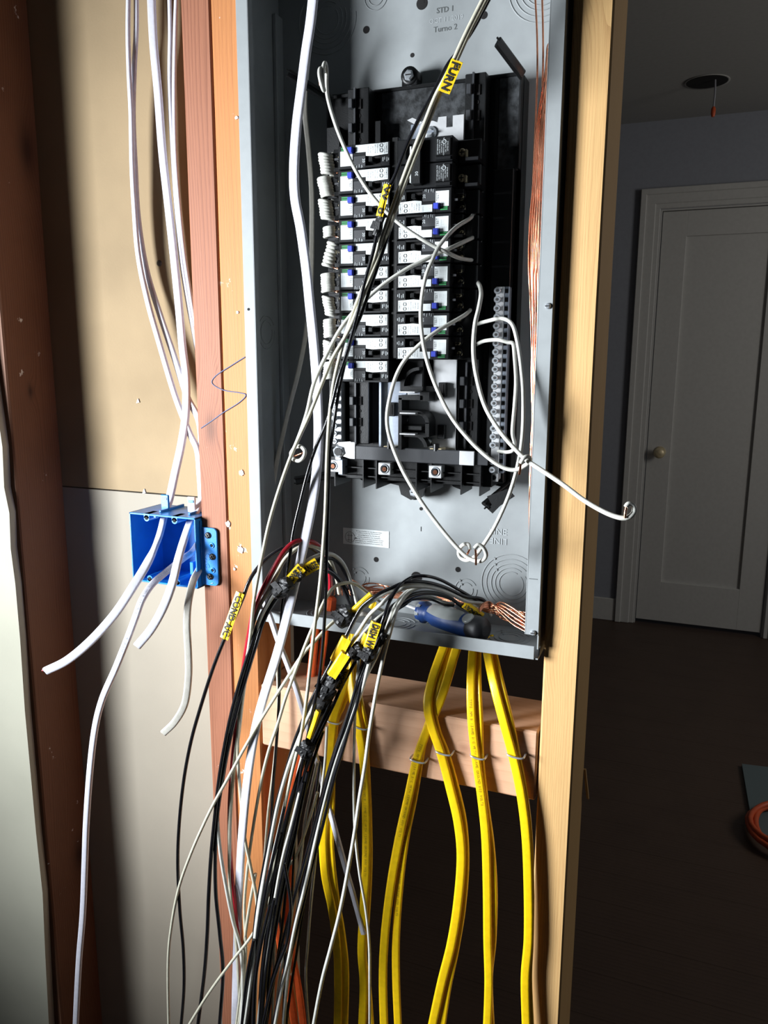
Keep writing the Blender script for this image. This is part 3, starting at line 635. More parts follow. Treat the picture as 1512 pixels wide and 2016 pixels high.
# ------------------------------------------------------------------ cables in the left bay
def P3(pts, ext=True):
    P = [at(*p) for p in pts]
    def run(a, b, zlim):
        d_ = b-a; out = []; q = b.copy()
        for k in range(40):
            d_ = Vector((d_.x*.8, d_.y*.8, d_.z)); q = q+d_
            if (q.z-zlim)*(1 if d_.z > 0 else -1) > 0: break
            out.append(q.copy())
        return out
    if ext and pts[0][1] <= -20: P = run(P[1], P[0], min(P[0].z+450, CEIL-5))[::-1]+P
    if ext and pts[-1][1] >= 2030: P = P+run(P[-2], P[-1], FLOOR+9)
    return P
def cable(name, pts, label, m='whitecab', fw=(5.2,2.2), hint=(0,-1,0), group=None, text=None, cond=None, twist=None, cat='cable', end=True):
    P = P3(pts); SP = smooth_path(P, 8)
    t0 = thing(name, SP[-1] if cond else SP[0], label, cat, group) if cond else None
    o_ = MB().sweep(P, 0, M[m], flat=fw, hint=hint, text=text, twist=twist)
    if cond:
        o_.build('jacket', t0)
        T = (SP[-1]-SP[-2]).normalized(); N_ = (Vector(hint)-T*T.dot(Vector(hint))).normalized(); B_ = T.cross(N_)
        k = MB()
        k.sweep([SP[-1]+T*.15, SP[-1]+T*.3], 0, M['hole'], flat=(fw[0]*.86, fw[1]*.78), hint=hint, raw=True); k.build('cut_end', t0)
        for (off, mm, ln) in cond:
            MB().sweep([SP[-1]-T*2+B_*off, SP[-1]+T*ln+B_*off], min(1.35, fw[1]*.6), M[mm], k=8, raw=True).build('conductor', t0)
        return t0
    return tag(o_.build(name), label, cat, group)
cable('cable', [(253,-30,70),(252,60,70),(254,140,70),(258,220,70),(260,320,72),(264,400,74),(272,500,76),(290,590,78),(315,680,78),(345,780,76),(372,850,72),(388,885,68),(393,930,62),(396,980,52),(393,1010,40)], 'white flat cable nearest the dark stud, curving right into the blue outlet box', 'whitecab', (5.4,2.6), twist=(1.0,.2), text=[('TYPE NM-B 14/3 WITH GROUND', 3.6, 830, M['printb'])])
cable('cable', [(268,-30,76),(268,60,76),(264,140,78),(262,230,80),(266,330,82),(272,430,84),(288,530,86),(315,620,86),(342,700,84),(368,780,80),(392,830,76),(398,900,66),(399,960,58)], 'white flat cable just behind the leftmost hanging cable', 'whitecab', (5.2,2.4), twist=(.9,.1))
cable('cable', [(297,-30,82),(302,80,82),(311,180,82),(320,300,84),(331,400,86),(342,500,86),(352,600,86),(359,680,84),(366,740,80),(366,810,74),(358,870,66),(345,930,56),(333,985,44),(324,1015,28),(312,1060,5),(292,1105,-22),(262,1155,-42),(225,1210,-54),(178,1262,-62),(132,1300,-66),(90,1321,-68)], 'white flat cable passing through the blue box, red conductor at its cut end', 'whitecab', (5.8,2.9), hint=(0,-1,-.4), cond=[(2.6,'red',4),(-2.6,'copper',.6)])
cable('cable', [(333,-30,88),(335,60,88),(334,170,88),(340,300,88),(348,420,88),(358,520,90),(371,600,92),(383,660,92),(392,720,94),(400,800,94)], 'white cable slipping behind the reddish stud, left one of the pair', 'whitecab', (5,2.2), twist=(.9,.5))
cable('cable', [(348,-30,82),(345,60,82),(343,180,82),(345,300,82),(352,400,84),(362,500,88),(374,580,90),(385,650,92),(395,720,94)], 'white cable slipping behind the reddish stud, right one of the pair', 'whitecab', (4.6,2.4), twist=(.9,.5))
cable('cable', [(395,985,48),(385,1010,30),(374,1030,15),(360,1070,-8),(350,1105,-25),(339,1150,-40),(322,1195,-52),(298,1238,-58),(270,1272,-62)], 'short thick white cable hanging out of the blue box, cut end with copper', 'whitecab', (5.6,2.8), hint=(.1,-1,-.3), cond=[(2.4,'copper',.5),(0,'copper',.5),(-2.4,'copper',.5)])
cable('cable', [(399,1055,45),(380,1085,25),(360,1100,8),(325,1128,-12),(300,1150,-30),(280,1180,-48),(268,1212,-56),(252,1255,-60),(228,1315,-66),(202,1375,-70),(187,1435,-72),(177,1520,-70),(170,1620,-66),(167,1700,-62),(163,1800,-58),(155,1900,-54),(148,2050,-50)], 'very long white printed cable leaving the blue box and running down out of view', 'whitecab', (4.4,2.8), hint=(.1,-1,0), text=[('WITH 14AWG GROUND (UL) TYPE NM-B 14AWG 2/C WITH 14AWG GROUND 600V', 4.2, 30, M['printb'])])
cable('cable', [(400,1105,25),(390,1125,5),(380,1145,-15),(371,1185,-30),(368,1230,-38),(371,1290,-40),(371,1335,-42),(364,1385,-46),(345,1420,-50),(322,1443,-52)], 'short cream cable with an S bend hanging from the blue box', 'creamcab', (4.7,2.8), hint=(.4,-1,0), cond=[(2.2,'copper',.5),(-2.2,'copper',.5)])

# ------------------------------------------------------------------ wires
def wire(pts, r, m, label, cat='wire', group=None, tip=None, name='wire', text=None):
    """pts: (u, v, Y); tip: bare copper continuing from the last point, or 'a' list before the first"""
    P = P3(pts)
    if tip:
        t0 = thing(name, P[0], label, cat, group)
        MB().sweep(P, r, M[m], k=12, text=text).build('insulation', t0)
        MB().sweep(P3(tip), r*.52, M['copper'], k=8).build('bare_copper_tip', t0)
        return t0
    return tag(MB().sweep(P, r, M[m], k=12, text=text).build(name), label, cat, group)
# pigtails of the right row
wire([(915,500,44),(930,502,40),(936,509,34),(928,512,26),(905,508,10),(880,497,-10),(850,482,-15),(795,447,-20),(740,395,-25),(700,335,-25),(672,275,-20),(655,228,-15),(645,190,-12),(643,165,-14),(643,140,-18),(640,124,-22),(636,136,-26),(636,165,-27),(638,178,-26),(634,170,-30),(629,148,-30),(630,136,-28),(635,136,-24),(637,145,-22)], 2.1, 'white', 'white neutral wire curled tight at the upper left of the breakers', tip=[(628,146,-30),(629,158,-28),(630,168,-26)])
wire([(915,413,44),(930,411,42),(934,418,34),(925,430,22),(900,446,4),(880,465,-10),(863,487,-15),(850,515,-20),(838,545,-25),(830,590,-26),(829,640,-30),(838,700,-35),(858,760,-40),(888,820,-45),(925,867,-48),(960,900,-50),(990,920,-50),(1015,925,-50),(1034,916,-52),(1043,906,-60),(1040,899,-68),(1031,902,-72),(1025,912,-72)], 2.15, 'white', 'white neutral wire looping down right to a curl over the pale stud wire', tip=[(1025,912,-72),(1024,924,-70),(1022,934,-68)])
wire([(915,458,44),(929,459,40),(934,465,32),(922,472,20),(890,487,2),(860,500,-5),(830,515,-12),(800,530,-18),(755,560,-28),(710,600,-38),(672,645,-48),(642,700,-52),(618,755,-54),(605,810,-55),(592,850,-55),(580,880,-55),(573,893,-56),(578,904,-58),(589,907,-62),(598,899,-64),(600,888,-62),(592,879,-58),(582,880,-54)], 2.15, 'white', 'white neutral wire crossing left and ending in a ring beside the big white cable', tip=[(577,899,-55),(588,895,-55),(600,890,-56)])
wire([(918,553,40),(932,552,36),(943,560,25),(947,578,10),(943,605,-5),(935,640,-15),(932,690,-25),(938,740,-35),(955,800,-45),(985,850,-55),(1020,890,-62),(1040,908,-66),(1070,928,-74),(1110,955,-84),(1150,985,-94),(1190,1008,-104),(1220,1019,-108),(1238,1018,-108),(1248,1008,-106),(1247,996,-106),(1238,992,-108),(1232,998,-110)], 2.3, 'white', 'white neutral wire reaching out over the pale pine stud to a hook', tip=[(1233,998,-110),(1231,1009,-111),(1230,1020,-111)])
wire([(915,598,44),(927,598,40),(930,604,34),(918,618,18),(895,632,5),(860,652,-10),(830,675,-20),(800,705,-26),(780,740,-30),(766,790,-35),(762,830,-38),(770,870,-40),(790,920,-45),(815,965,-50),(845,1010,-52),(880,1055,-54),(912,1090,-55),(932,1103,-56),(948,1104,-58),(957,1094,-60),(953,1080,-64),(942,1073,-66),(934,1080,-68)], 2.2, 'white', 'white neutral wire hanging down to the right hand curl above the box floor', tip=[(936,1079,-66),(937,1094,-64),(937,1112,-62)])
wire([(925,645,44),(940,638,30),(960,632,12),(988,627,2),(1008,638,-2),(1018,670,-4),(1025,715,-8),(1030,770,-12),(1030,830,-18),(1026,880,-26),(1016,930,-32),(1000,980,-40),(975,1035,-44),(950,1075,-46),(935,1095,-46),(920,1103,-44),(907,1098,-42),(903,1086,-42),(911,1073,-44),(922,1072,-46),(925,1082,-48)], 2.1, 'white', 'white neutral wire from the lower breakers ending in the left hand curl', tip=[(925,1080,-48),(921,1089,-49),(915,1099,-50)])
wire([(925,685,44),(940,677,30),(955,671,15),(980,669,5),(1000,674,2),(1010,677,0),(1013,700,-2),(1016,750,-6),(1013,800,-4),(1009,850,2),(1013,872,10),(1010,886,22),(998,890,32),(980,888,42)], 2.05, 'white', 'short white jumper wire bent into the right neutral bar')
# coiled pigtails of the left row
names_c = PR
coilspec = [(645,323,22,43,.12),(643,368,21,41,.16),(644,413,21,42,.10),(650,456,19,22,0),(653,500,19,52,-.2),(647,556,21,40,.03),(650,602,18,42,.14),(651,645,20,40,.03),(650,688,19,40,.02),(650,728,19,38,-.06)]
for i, (u, v, ru, hv, tl) in enumerate(coilspec):
    c0 = at(u, v, 28); rad = ru*.38*.9; H = hv*.52; turns = 7 if hv > 30 else 4; P = []
    n_ = turns*16
    for k in range(n_+1):
        a = 2*math.pi*k/16; h_ = H/2-H*k/n_
        P.append(c0+Vector((math.cos(a)*rad-tl*h_*1.6+math.sin(k*.11+i)*.35, math.sin(a)*rad*1.05, h_+math.cos(a)*1.3*(1 if i%2 else -.6))))
    P = [Vector((X(-3), 34, row_z(i)+4)), Vector((X(-8), 32, row_z(i)+6+0*H))] + P if i < 9 else P
    t0 = thing('coiled_pigtail', c0, 'tightly coiled white wire beside the left breaker row, %s from the top' % PR[i], 'wire', 'coiled white pigtails along the left row')
    MB().sweep(P, min(2.1, H/turns*.56+.3), M['white'], k=8, raw=True).build('insulation', t0)
    e_ = P[-1]; MB().sweep([e_, e_+Vector((3,-3,-2)), e_+Vector((8,-4,-3.5))], .95, M['copper'], k=6).build('bare_copper_tip', t0)

# long verticals from the top
cable('cable', [(620,-40,-6),(612,40,-6),(603,100,-6),(594,170,-8),(584,250,-10),(579,330,-12),(581,390,-14),(592,450,-16),(603,530,-18),(610,600,-20),(618,680,-24),(624,760,-28),(627,850,-32),(624,920,-36),(615,990,-40),(601,1060,-44),(585,1130,-46),(566,1210,-56),(545,1290,-62),(520,1370,-64),(502,1440,-62),(488,1530,-58),(478,1630,-52),(471,1740,-42),(467,1850,-34),(462,2060,-32)], 'thick white flat cable running the full height through the left of the panel', 'whitecab', (5.7,2.5), hint=(-.02,-1,0))
cable('cable', [(612,60,30),(604,140,40),(600,215,45),(607,290,50),(613,370,52),(614,450,52),(612,560,52),(603,650,54),(588,730,56),(570,800,58),(556,860,60),(543,920,62),(533,1000,60),(528,1090,50),(527,1160,40)], 'thinner white cable in the shade behind the thick white cable', 'creamcab', (3,2.2), hint=(.5,-1,0))
cable('cable', [(516,1150,30),(522,1190,4),(532,1215,-12),(548,1262,-16),(565,1305,-14),(583,1355,-10),(603,1420,-4),(622,1490,2),(640,1560,4),(656,1620,2),(675,1690,0),(695,1760,-2),(716,1838,-4)], 'white cable running diagonally down right under the box to a blunt end', 'whitecab', (3.4,3.0), hint=(0,-1,0))
FU = ['white','cream','blackw','red','orange','yellow']
# the furnace pair and its companion from the top right
wire([(965,-30,-60),(950,0,-60),(915,70,-62),(884,138,-62),(857,190,-60),(836,242,-58),(816,292,-56),(790,360,-54),(767,425,-52),(742,495,-50),(720,553,-50),(699,605,-52),(680,660,-54),(668,705,-56),(656,760,-58),(648,830,-60),(644,900,-62),(641,1000,-66),(636,1080,-70),(630,1150,-74),(620,1230,-78),(611,1310,-78),(603,1380,-76),(592,1450,-72),(575,1520,-66),(558,1600,-62),(540,1700,-58),(520,1800,-54),(505,1900,-50),(500,2050,-50)], 2.1, 'cream', 'long cream wire from the top right edge, beside the thin black one')
wire([(972,-30,-54),(957,0,-54),(922,68,-56),(890,138,-56),(864,190,-56),(843,242,-55),(824,292,-54),(797,362,-52),(774,427,-50),(750,497,-48),(727,555,-50),(706,605,-54),(684,655,-56),(655,705,-58),(634,755,-60),(610,815,-62),(594,850,-62),(572,900,-64),(549,965,-68),(530,1030,-72),(517,1090,-75),(507,1140,-78),(499,1190,-80),(493,1250,-78),(483,1320,-74),(472,1400,-66),(468,1480,-60),(474,1570,-54),(482,1650,-50),(492,1700,-48),(506,1780,-50),(504,1860,-56),(492,1940,-60),(480,2050,-60)], 2.1, 'cream', 'long cream wire from the top right edge, swinging furthest left over the box flange')
wire([(965,-25,-48),(947,20,-50),(908,92,-52),(880,130,-54),(851,187,-56),(822,240,-58),(800,288,-58),(778,345,-58),(764,375,-58),(748,430,-56),(736,490,-56),(718,555,-56),(703,620,-56),(684,690,-58),(666,745,-60),(655,790,-60),(642,835,-56),(622,880,-50),(606,930,-46),(592,985,-46),(578,1045,-50),(570,1100,-54),(562,1150,-56),(555,1200,-56),(551,1290,-54),(549,1390,-50),(543,1480,-46),(537,1560,-40),(535,1640,-36),(545,1760,-34),(560,1900,-30),(556,2050,-30)], 1.95, 'blackw', 'long black wire carrying the yellow flag over the left breaker row')
wire([(978,-30,-40),(962,0,-42),(930,60,-44),(895,110,-46),(868,160,-48),(846,215,-50),(820,290,-50),(793,368,-50),(772,438,-48),(752,500,-48),(732,558,-48),(714,612,-50),(694,662,-52),(680,710,-54),(666,778,-56),(655,850,-58),(649,900,-60),(646,1000,-64),(643,1100,-68),(640,1200,-72),(634,1290,-74),(626,1350,-74),(612,1420,-70),(596,1500,-64),(580,1600,-60),(566,1720,-56),(552,1850,-52),(520,2050,-50)], 1.9, 'blackw', 'thin black wire hugging the right side of the long cream wire')
# arcs of the condenser and range circuits
wire([(690,1172,40),(672,1145,30),(655,1125,18),(635,1100,0),(610,1078,-20),(585,1070,-36),(555,1080,-48),(525,1100,-58),(502,1125,-66),(488,1150,-72),(478,1178,-76),(462,1215,-80),(442,1258,-82),(418,1320,-82),(394,1395,-80),(376,1460,-76),(362,1535,-72),(353,1620,-68),(350,1700,-64),(354,1790,-60),(361,1870,-58),(362,1950,-56),(354,2050,-54)], 2.2, 'blackw', 'leftmost long black wire, wrapped by the tag reading COND A/C')
wire([(650,1165,50),(650,1135,30),(643,1100,5),(628,1075,-20),(605,1064,-38),(582,1066,-50),(562,1082,-58),(545,1108,-64),(525,1145,-70),(508,1180,-74),(497,1212,-76),(488,1260,-72),(480,1310,-66),(472,1370,-62),(464,1440,-58),(456,1520,-52),(452,1600,-48),(453,1680,-46),(460,1760,-44),(467,1830,-42),(478,1900,-42),(486,2050,-42)], 2.7, 'red', 'single thick red wire arching out of the box on the left')
wire([(668,1168,50),(663,1140,35),(652,1108,10),(635,1084,-15),(610,1074,-32),(585,1080,-44),(562,1100,-52),(545,1130,-60),(530,1160,-66),(510,1195,-70),(497,1235,-72),(488,1300,-72),(478,1370,-70),(470,1440,-60),(462,1500,-55),(455,1580,-50),(452,1660,-48),(454,1760,-46),(466,1860,-44),(476,2050,-44)], 2.5, 'cream', 'thick cream wire arching right beside the red wire')
wire([(706,1200,45),(695,1160,35),(680,1118,15),(662,1096,-4),(640,1090,-20),(612,1100,-34),(588,1116,-46),(566,1138,-56),(548,1158,-62),(528,1188,-68),(513,1216,-72),(498,1262,-74),(482,1320,-72),(462,1390,-68),(447,1460,-64),(434,1530,-60),(428,1600,-58),(433,1670,-56),(444,1740,-54),(458,1810,-52),(474,1870,-54),(478,1950,-60),(472,2050,-60)], 2.4, 'white', 'white wire of the range group bowing out over the reddish stud')
wire([(698,1182,42),(688,1150,30),(674,1118,12),(655,1100,-6),(632,1102,-22),(605,1116,-36),(582,1132,-48),(558,1152,-58),(540,1168,-64),(525,1192,-68),(510,1222,-72),(495,1270,-76),(476,1330,-76),(458,1395,-74),(444,1460,-70),(432,1530,-66),(424,1600,-62),(416,1680,-60),(411,1760,-58),(408,1840,-56),(402,1920,-54),(386,2050,-52)], 2.5, 'blackw', 'left one of two thick black wires swinging over the reddish stud')
wire([(690,1188,46),(672,1150,30),(652,1128,10),(630,1122,-14),(608,1128,-34),(585,1142,-46),(564,1160,-56),(546,1176,-62),(530,1200,-66),(516,1230,-70),(502,1275,-74),(484,1335,-73),(466,1400,-71),(450,1468,-67),(438,1535,-63),(428,1605,-59),(424,1680,-57),(425,1760,-56),(433,1840,-55),(439,1920,-54),(430,2050,-52)], 2.5, 'blackw', 'right one of two thick black wires swinging over the reddish stud')
wire([(755,1190,30),(725,1168,15),(700,1150,0),(678,1148,-16),(655,1158,-32),(638,1185,-50),(620,1225,-62),(602,1268,-68),(580,1325,-66),(562,1375,-62),(547,1425,-66),(530,1475,-64),(515,1535,-50),(503,1600,-46),(493,1665,-44),(486,1720,-44),(481,1790,-44),(484,1870,-50),(478,1950,-56),(466,2050,-56)], 2.0, 'cream', 'cream wire arching by the orange wire nut and dropping over the fir stud')
wire([(760,1205,25),(735,1195,10),(705,1195,-5),(676,1210,-22),(648,1232,-40),(620,1262,-54),(592,1294,-62),(556,1350,-66),(515,1415,-66),(480,1475,-66),(450,1530,-66),(422,1580,-66),(400,1625,-66),(376,1680,-66),(353,1745,-64),(338,1820,-62),(331,1900,-60),(333,2050,-58)], 2.0, 'cream', 'cream wire crossing far left over the other wires and the old board')
wire([(625,1560,-30),(600,1640,-34),(580,1690,-36),(562,1712,-38),(535,1762,-46),(500,1835,-60),(460,1888,-68),(425,1935,-70),(395,1980,-70),(360,2040,-70)], 1.9, 'cream', 'cream wire cutting diagonally down left across the bottom of the tangle')
wire([(545,1300,0),(548,1400,0),(540,1500,-4),(528,1600,-8),(520,1700,-12),(512,1800,-14),(506,1900,-16),(500,2050,-18)], 1.8, 'cream', 'thin pale wire over the fir stud edge behind the black wires')

# the big bundle: every wire springs from the cable entries at the right of the box floor
def arch(k, j=0):      # crest through the right part of the box
    return [[(955,1184,72),(940,1182,62),(905,1162,50),(868,1142,28),(838,1134,6),(810,1137,-4),(785,1155,-26),(768,1182,-38)],
            [(962,1206,76),(950,1184,68),(915,1178,54),(875,1160,32),(838,1150,10),(800,1150,-12),(770,1162,-24)],
            [(958,1199,72),(940,1192,64),(905,1172,52),(868,1157,30),(835,1154,8),(806,1166,-6),(785,1192,-30)],
            [(915,1194,68),(905,1190,60),(880,1173,50),(845,1165,30),(812,1169,6),(782,1186,-18),(760,1208,-32)],
            [(892,1192,68),(875,1190,48),(845,1179,36),(810,1180,12),(782,1190,-12),(755,1212,-28)]][k]
def shift(L_, du, dv, dy): return [(u+du, v+dv, y+dy) for (u, v, y) in L_]
BG = 'black wires of the tangle hanging below the box'; WG = 'pale wires of the tangle hanging below the box'
BLb = 'black insulated wire in the dense tangle hanging below the panel box'; BLw = 'pale insulated wire in the dense tangle hanging below the panel box'
def tail(pts, y0, y1): # (u, v) list, depth eased from y0 to y1
    n = len(pts); return [(u, v, y0+(y1-y0)*i/(n-1)) for i, (u, v) in enumerate(pts)]
T = []
# black a: over the arch to the wide yellow tags
T += [('b', arch(0)+tail([(757,1212),(742,1256),(728,1290),(712,1330),(697,1370),(680,1420),(662,1470),(645,1525),(630,1580),(612,1650),(590,1730),(570,1800),(550,1880),(530,1950),(515,2050)], -52, -70), 2.0)]
T += [('b', shift(arch(1),0,-4,-3)+tail([(745,1170),(715,1192),(698,1218),(682,1250),(664,1280),(648,1312),(630,1345),(612,1380),(595,1420),(578,1465),(562,1520),(545,1580),(530,1650),(515,1730),(503,1810),(496,1900),(490,2050)], -40, -66), 2.1)]
T += [('w', arch(1)+tail([(742,1178),(712,1200),(694,1230),(678,1262),(660,1294),(642,1330),(622,1365),(604,1405),(587,1448),(570,1500),(552,1565),(538,1630),(522,1710),(508,1790),(498,1880),(484,2050)], -34, -68), 2.0)]
T += [('w', shift(arch(1),4,6,-4)+tail([(752,1188),(728,1210),(708,1240),(690,1268),(668,1304),(645,1343),(622,1382),(601,1425),(583,1468),(566,1515),(548,1580),(534,1650),(520,1730),(506,1820),(497,1900),(490,1960),(478,2050)], -46, -82), 2.2)]
T += [('b', arch(3)+tail([(738,1232),(712,1262),(690,1296),(668,1335),(650,1370),(632,1405),(615,1445),(600,1485),(584,1535),(566,1600),(550,1670),(536,1750),(524,1840),(514,1930),(508,2050)], -44, -72), 2.1)]
T += [('b', shift(arch(3),4,4,-6)+tail([(742,1240),(718,1272),(698,1306),(676,1345),(658,1384),(640,1422),(622,1462),(606,1504),(590,1556),(574,1622),(558,1694),(542,1780),(530,1870),(520,1960),(512,2050)], -50, -70), 2.1)]
T += [('w', shift(arch(4),0,-4,0)+tail([(735,1225),(708,1256),(686,1290),(664,1330),(646,1368),(628,1408),(610,1452),(594,1500),(577,1560),(560,1630),(545,1705),(532,1790),(522,1880),(514,1970),(506,2050)], -36, -60), 2.0)]
T += [('b', arch(4)+tail([(730,1238),(704,1270),(680,1310),(660,1350),(640,1390),(624,1430),(606,1475),(590,1528),(572,1590),(556,1660),(542,1735),(528,1820),(518,1910),(510,2050)], -40, -62), 2.0)]
T += [('w', arch(2)+tail([(776,1215),(768,1245),(757,1285),(744,1345),(734,1400),(726,1450),(718,1510),(708,1570),(698,1640),(684,1720),(668,1800),(650,1870),(632,1940),(612,2050)], -44, -90), 2.3)]
T += [('w', shift(arch(2),-6,0,4)+tail([(768,1218),(758,1248),(742,1290),(718,1338),(698,1388),(684,1432),(668,1476),(652,1528),(636,1590),(620,1660),(602,1740),(582,1820),(566,1900),(552,1960),(536,2050)], -44, -84), 2.2)]
# behind the DISH tag
T += [('b', [(800,1188,0),(775,1205,-20),(752,1236,-40)]+tail([(738,1262),(722,1290),(706,1335),(694,1380),(680,1425),(665,1470),(652,1512),(640,1556),(626,1615),(606,1700),(590,1775),(572,1860),(552,1950),(532,2050)], -52, -78), 2.2)]
T += [('b', [(810,1180,0),(782,1200,-20),(758,1232,-44)]+tail([(742,1268),(728,1300),(712,1345),(702,1390),(688,1432),(674,1480),(661,1520),(648,1572),(634,1630),(616,1700),(600,1770),(580,1850),(556,1940),(530,2050)], -56, -74), 2.1)]
T += [('w', [(706,1300,-56),(704,1330,-56),(700,1380,-52),(698,1440,-50),(697,1500,-50),(697,1580,-48),(700,1650,-46),(708,1720,-44),(720,1790,-42),(727,1860,-40),(728,1940,-40),(728,2050,-40)], 1.8)]
T += [('w', [(728,1300,-60),(712,1360,-58),(690,1420,-58),(672,1470,-60),(658,1512,-62),(644,1560,-64),(628,1620,-66),(612,1690,-66),(598,1760,-66),(580,1840,-64),(566,1930,-62),(556,2050,-60)], 2.2)]
# lower members of the tangle
for pts, c_, y0, y1, r_ in (
  ([(640,1370),(618,1420),(600,1470),(585,1530),(572,1600),(558,1680),(545,1770),(540,1860),(538,1950),(535,2050)], 'w', -40, -50, 1.9),
  ([(652,1380),(632,1425),(612,1470),(600,1520),(586,1580),(572,1650),(556,1730),(541,1800),(530,1880),(520,1960),(513,2050)], 'b', -58, -60, 2.0),
  ([(636,1440),(616,1500),(600,1560),(583,1620),(566,1690),(548,1770),(534,1850),(522,1940),(505,2050)], 'b', -54, -64, 2.0),
  ([(644,1430),(640,1500),(633,1560),(628,1620),(620,1700),(612,1780),(606,1860),(602,1930),(610,2050)], 'w', -10, -24, 1.9),
  ([(630,1500),(622,1560),(614,1640),(606,1720),(598,1790),(585,1870),(572,1950),(560,2050)], 'b', -20, -30, 1.8),
  ([(625,1500),(612,1560),(600,1620),(592,1690),(580,1760),(568,1840),(550,1930),(540,2050)], 'w', -30, -40, 2.0),
  ([(606,1520),(592,1590),(578,1660),(560,1740),(543,1830),(530,1920),(522,2050)], 'b', -72, -74, 2.1),
  ([(598,1540),(582,1610),(565,1680),(548,1760),(533,1850),(522,1930),(512,2050)], 'b', -76, -78, 2.0),
  ([(590,1560),(572,1630),(554,1700),(538,1790),(526,1880),(514,1960),(504,2050)], 'w', -70, -72, 1.9),
  ([(566,1560),(550,1630),(532,1710),(518,1790),(506,1870),(496,1950),(492,2050)], 'w', -58, -64, 1.9),
  ([(560,1590),(542,1670),(524,1750),(510,1830),(498,1900),(488,1970),(486,2050)], 'b', -74, -76, 2.1),
  ([(552,1640),(530,1720),(512,1800),(498,1880),(488,1950),(480,2050)], 'b', -68, -72, 2.0),
  ([(545,1700),(520,1780),(500,1860),(486,1930),(470,2050)], 'w', -64, -66, 1.9),
  ([(532,1780),(516,1850),(504,1920),(500,1980),(498,2050)], 'b', -82, -84, 2.1),
  ([(540,1770),(526,1850),(516,1930),(510,2050)], 'b', -86, -84, 2.1),
  ([(560,1700),(572,1780),(566,1850),(548,1900),(530,1960),(512,2050)], 'b', -88, -90, 2.0),
  ([(580,1650),(576,1740),(572,1800),(562,1870),(562,1950),(566,2050)], 'b', -60, -40, 1.7),
  ([(503,1720),(492,1780),(482,1850),(476,1930),(462,2050)], 'cream', -46, -50, 2.1),
  ([(500,1850),(490,1900),(482,1960),(474,2050)], 'b', -80, -82, 2.2)):
    T.append((c_, tail(pts, y0, y1), r_))
AL = ['black wire arching highest over the box floor, passing in front of the keyhole', 'black wire arching just over the pale wires behind the keyhole arch', 'pale wire at the top of the grey arch in the right of the box floor',
 'pale wire running down the front of the dense tangle from the box lip', 'black wire in the lowest pair of arches, upper one', 'black wire in the lowest pair of arches, lower one', 'pale wire arching lowest behind the shaft of the screwdriver',
 'short black arch nearest the screwdriver shaft, diving into the tangle', 'rightmost pale wire crossing the box lip and hanging past the yellow cables', 'second pale wire from the right crossing the box lip',
 'black wire dropping from the DISH W tag, left of its twin', 'black wire dropping from the DISH W tag, right of its twin', 'pale wire hanging nearly straight over the second pair of yellow cables', 'pale wire running between the two black ones below the DISH W tag']
for n_, (c_, pts, r_) in enumerate(T):
    lb = AL[n_] if n_ < len(AL) else ('black' if c_ == 'b' else 'pale')+' wire in the lower half of the tangle, below the lowest tape wrap'
    wire(pts, r_, {'b':'blackw','w':'white','cream':'cream'}[c_], lb, group=BG if c_ == 'b' else WG)

# orange cables
cable('cable', [(622,1215,70),(619,1260,66),(612,1330,60),(600,1420,46),(588,1500,36),(572,1570,28),(554,1650,22),(543,1720,20),(545,1800,22),(556,1880,26),(570,1950,30),(585,2050,32)], 'orange flat cable dropping below the box, left one of the pair', 'orange', (5.6,3.4), hint=(.5,-1,0))
cable('cable', [(640,1218,76),(638,1260,74),(628,1330,70),(614,1430,60),(598,1530,50),(580,1620,42),(570,1700,38),(565,1780,36),(572,1860,36),(590,1960,36),(600,2050,36)], 'orange flat cable dropping below the box, right one of the pair', 'orange', (5.0,3.2), hint=(.3,-1,0))
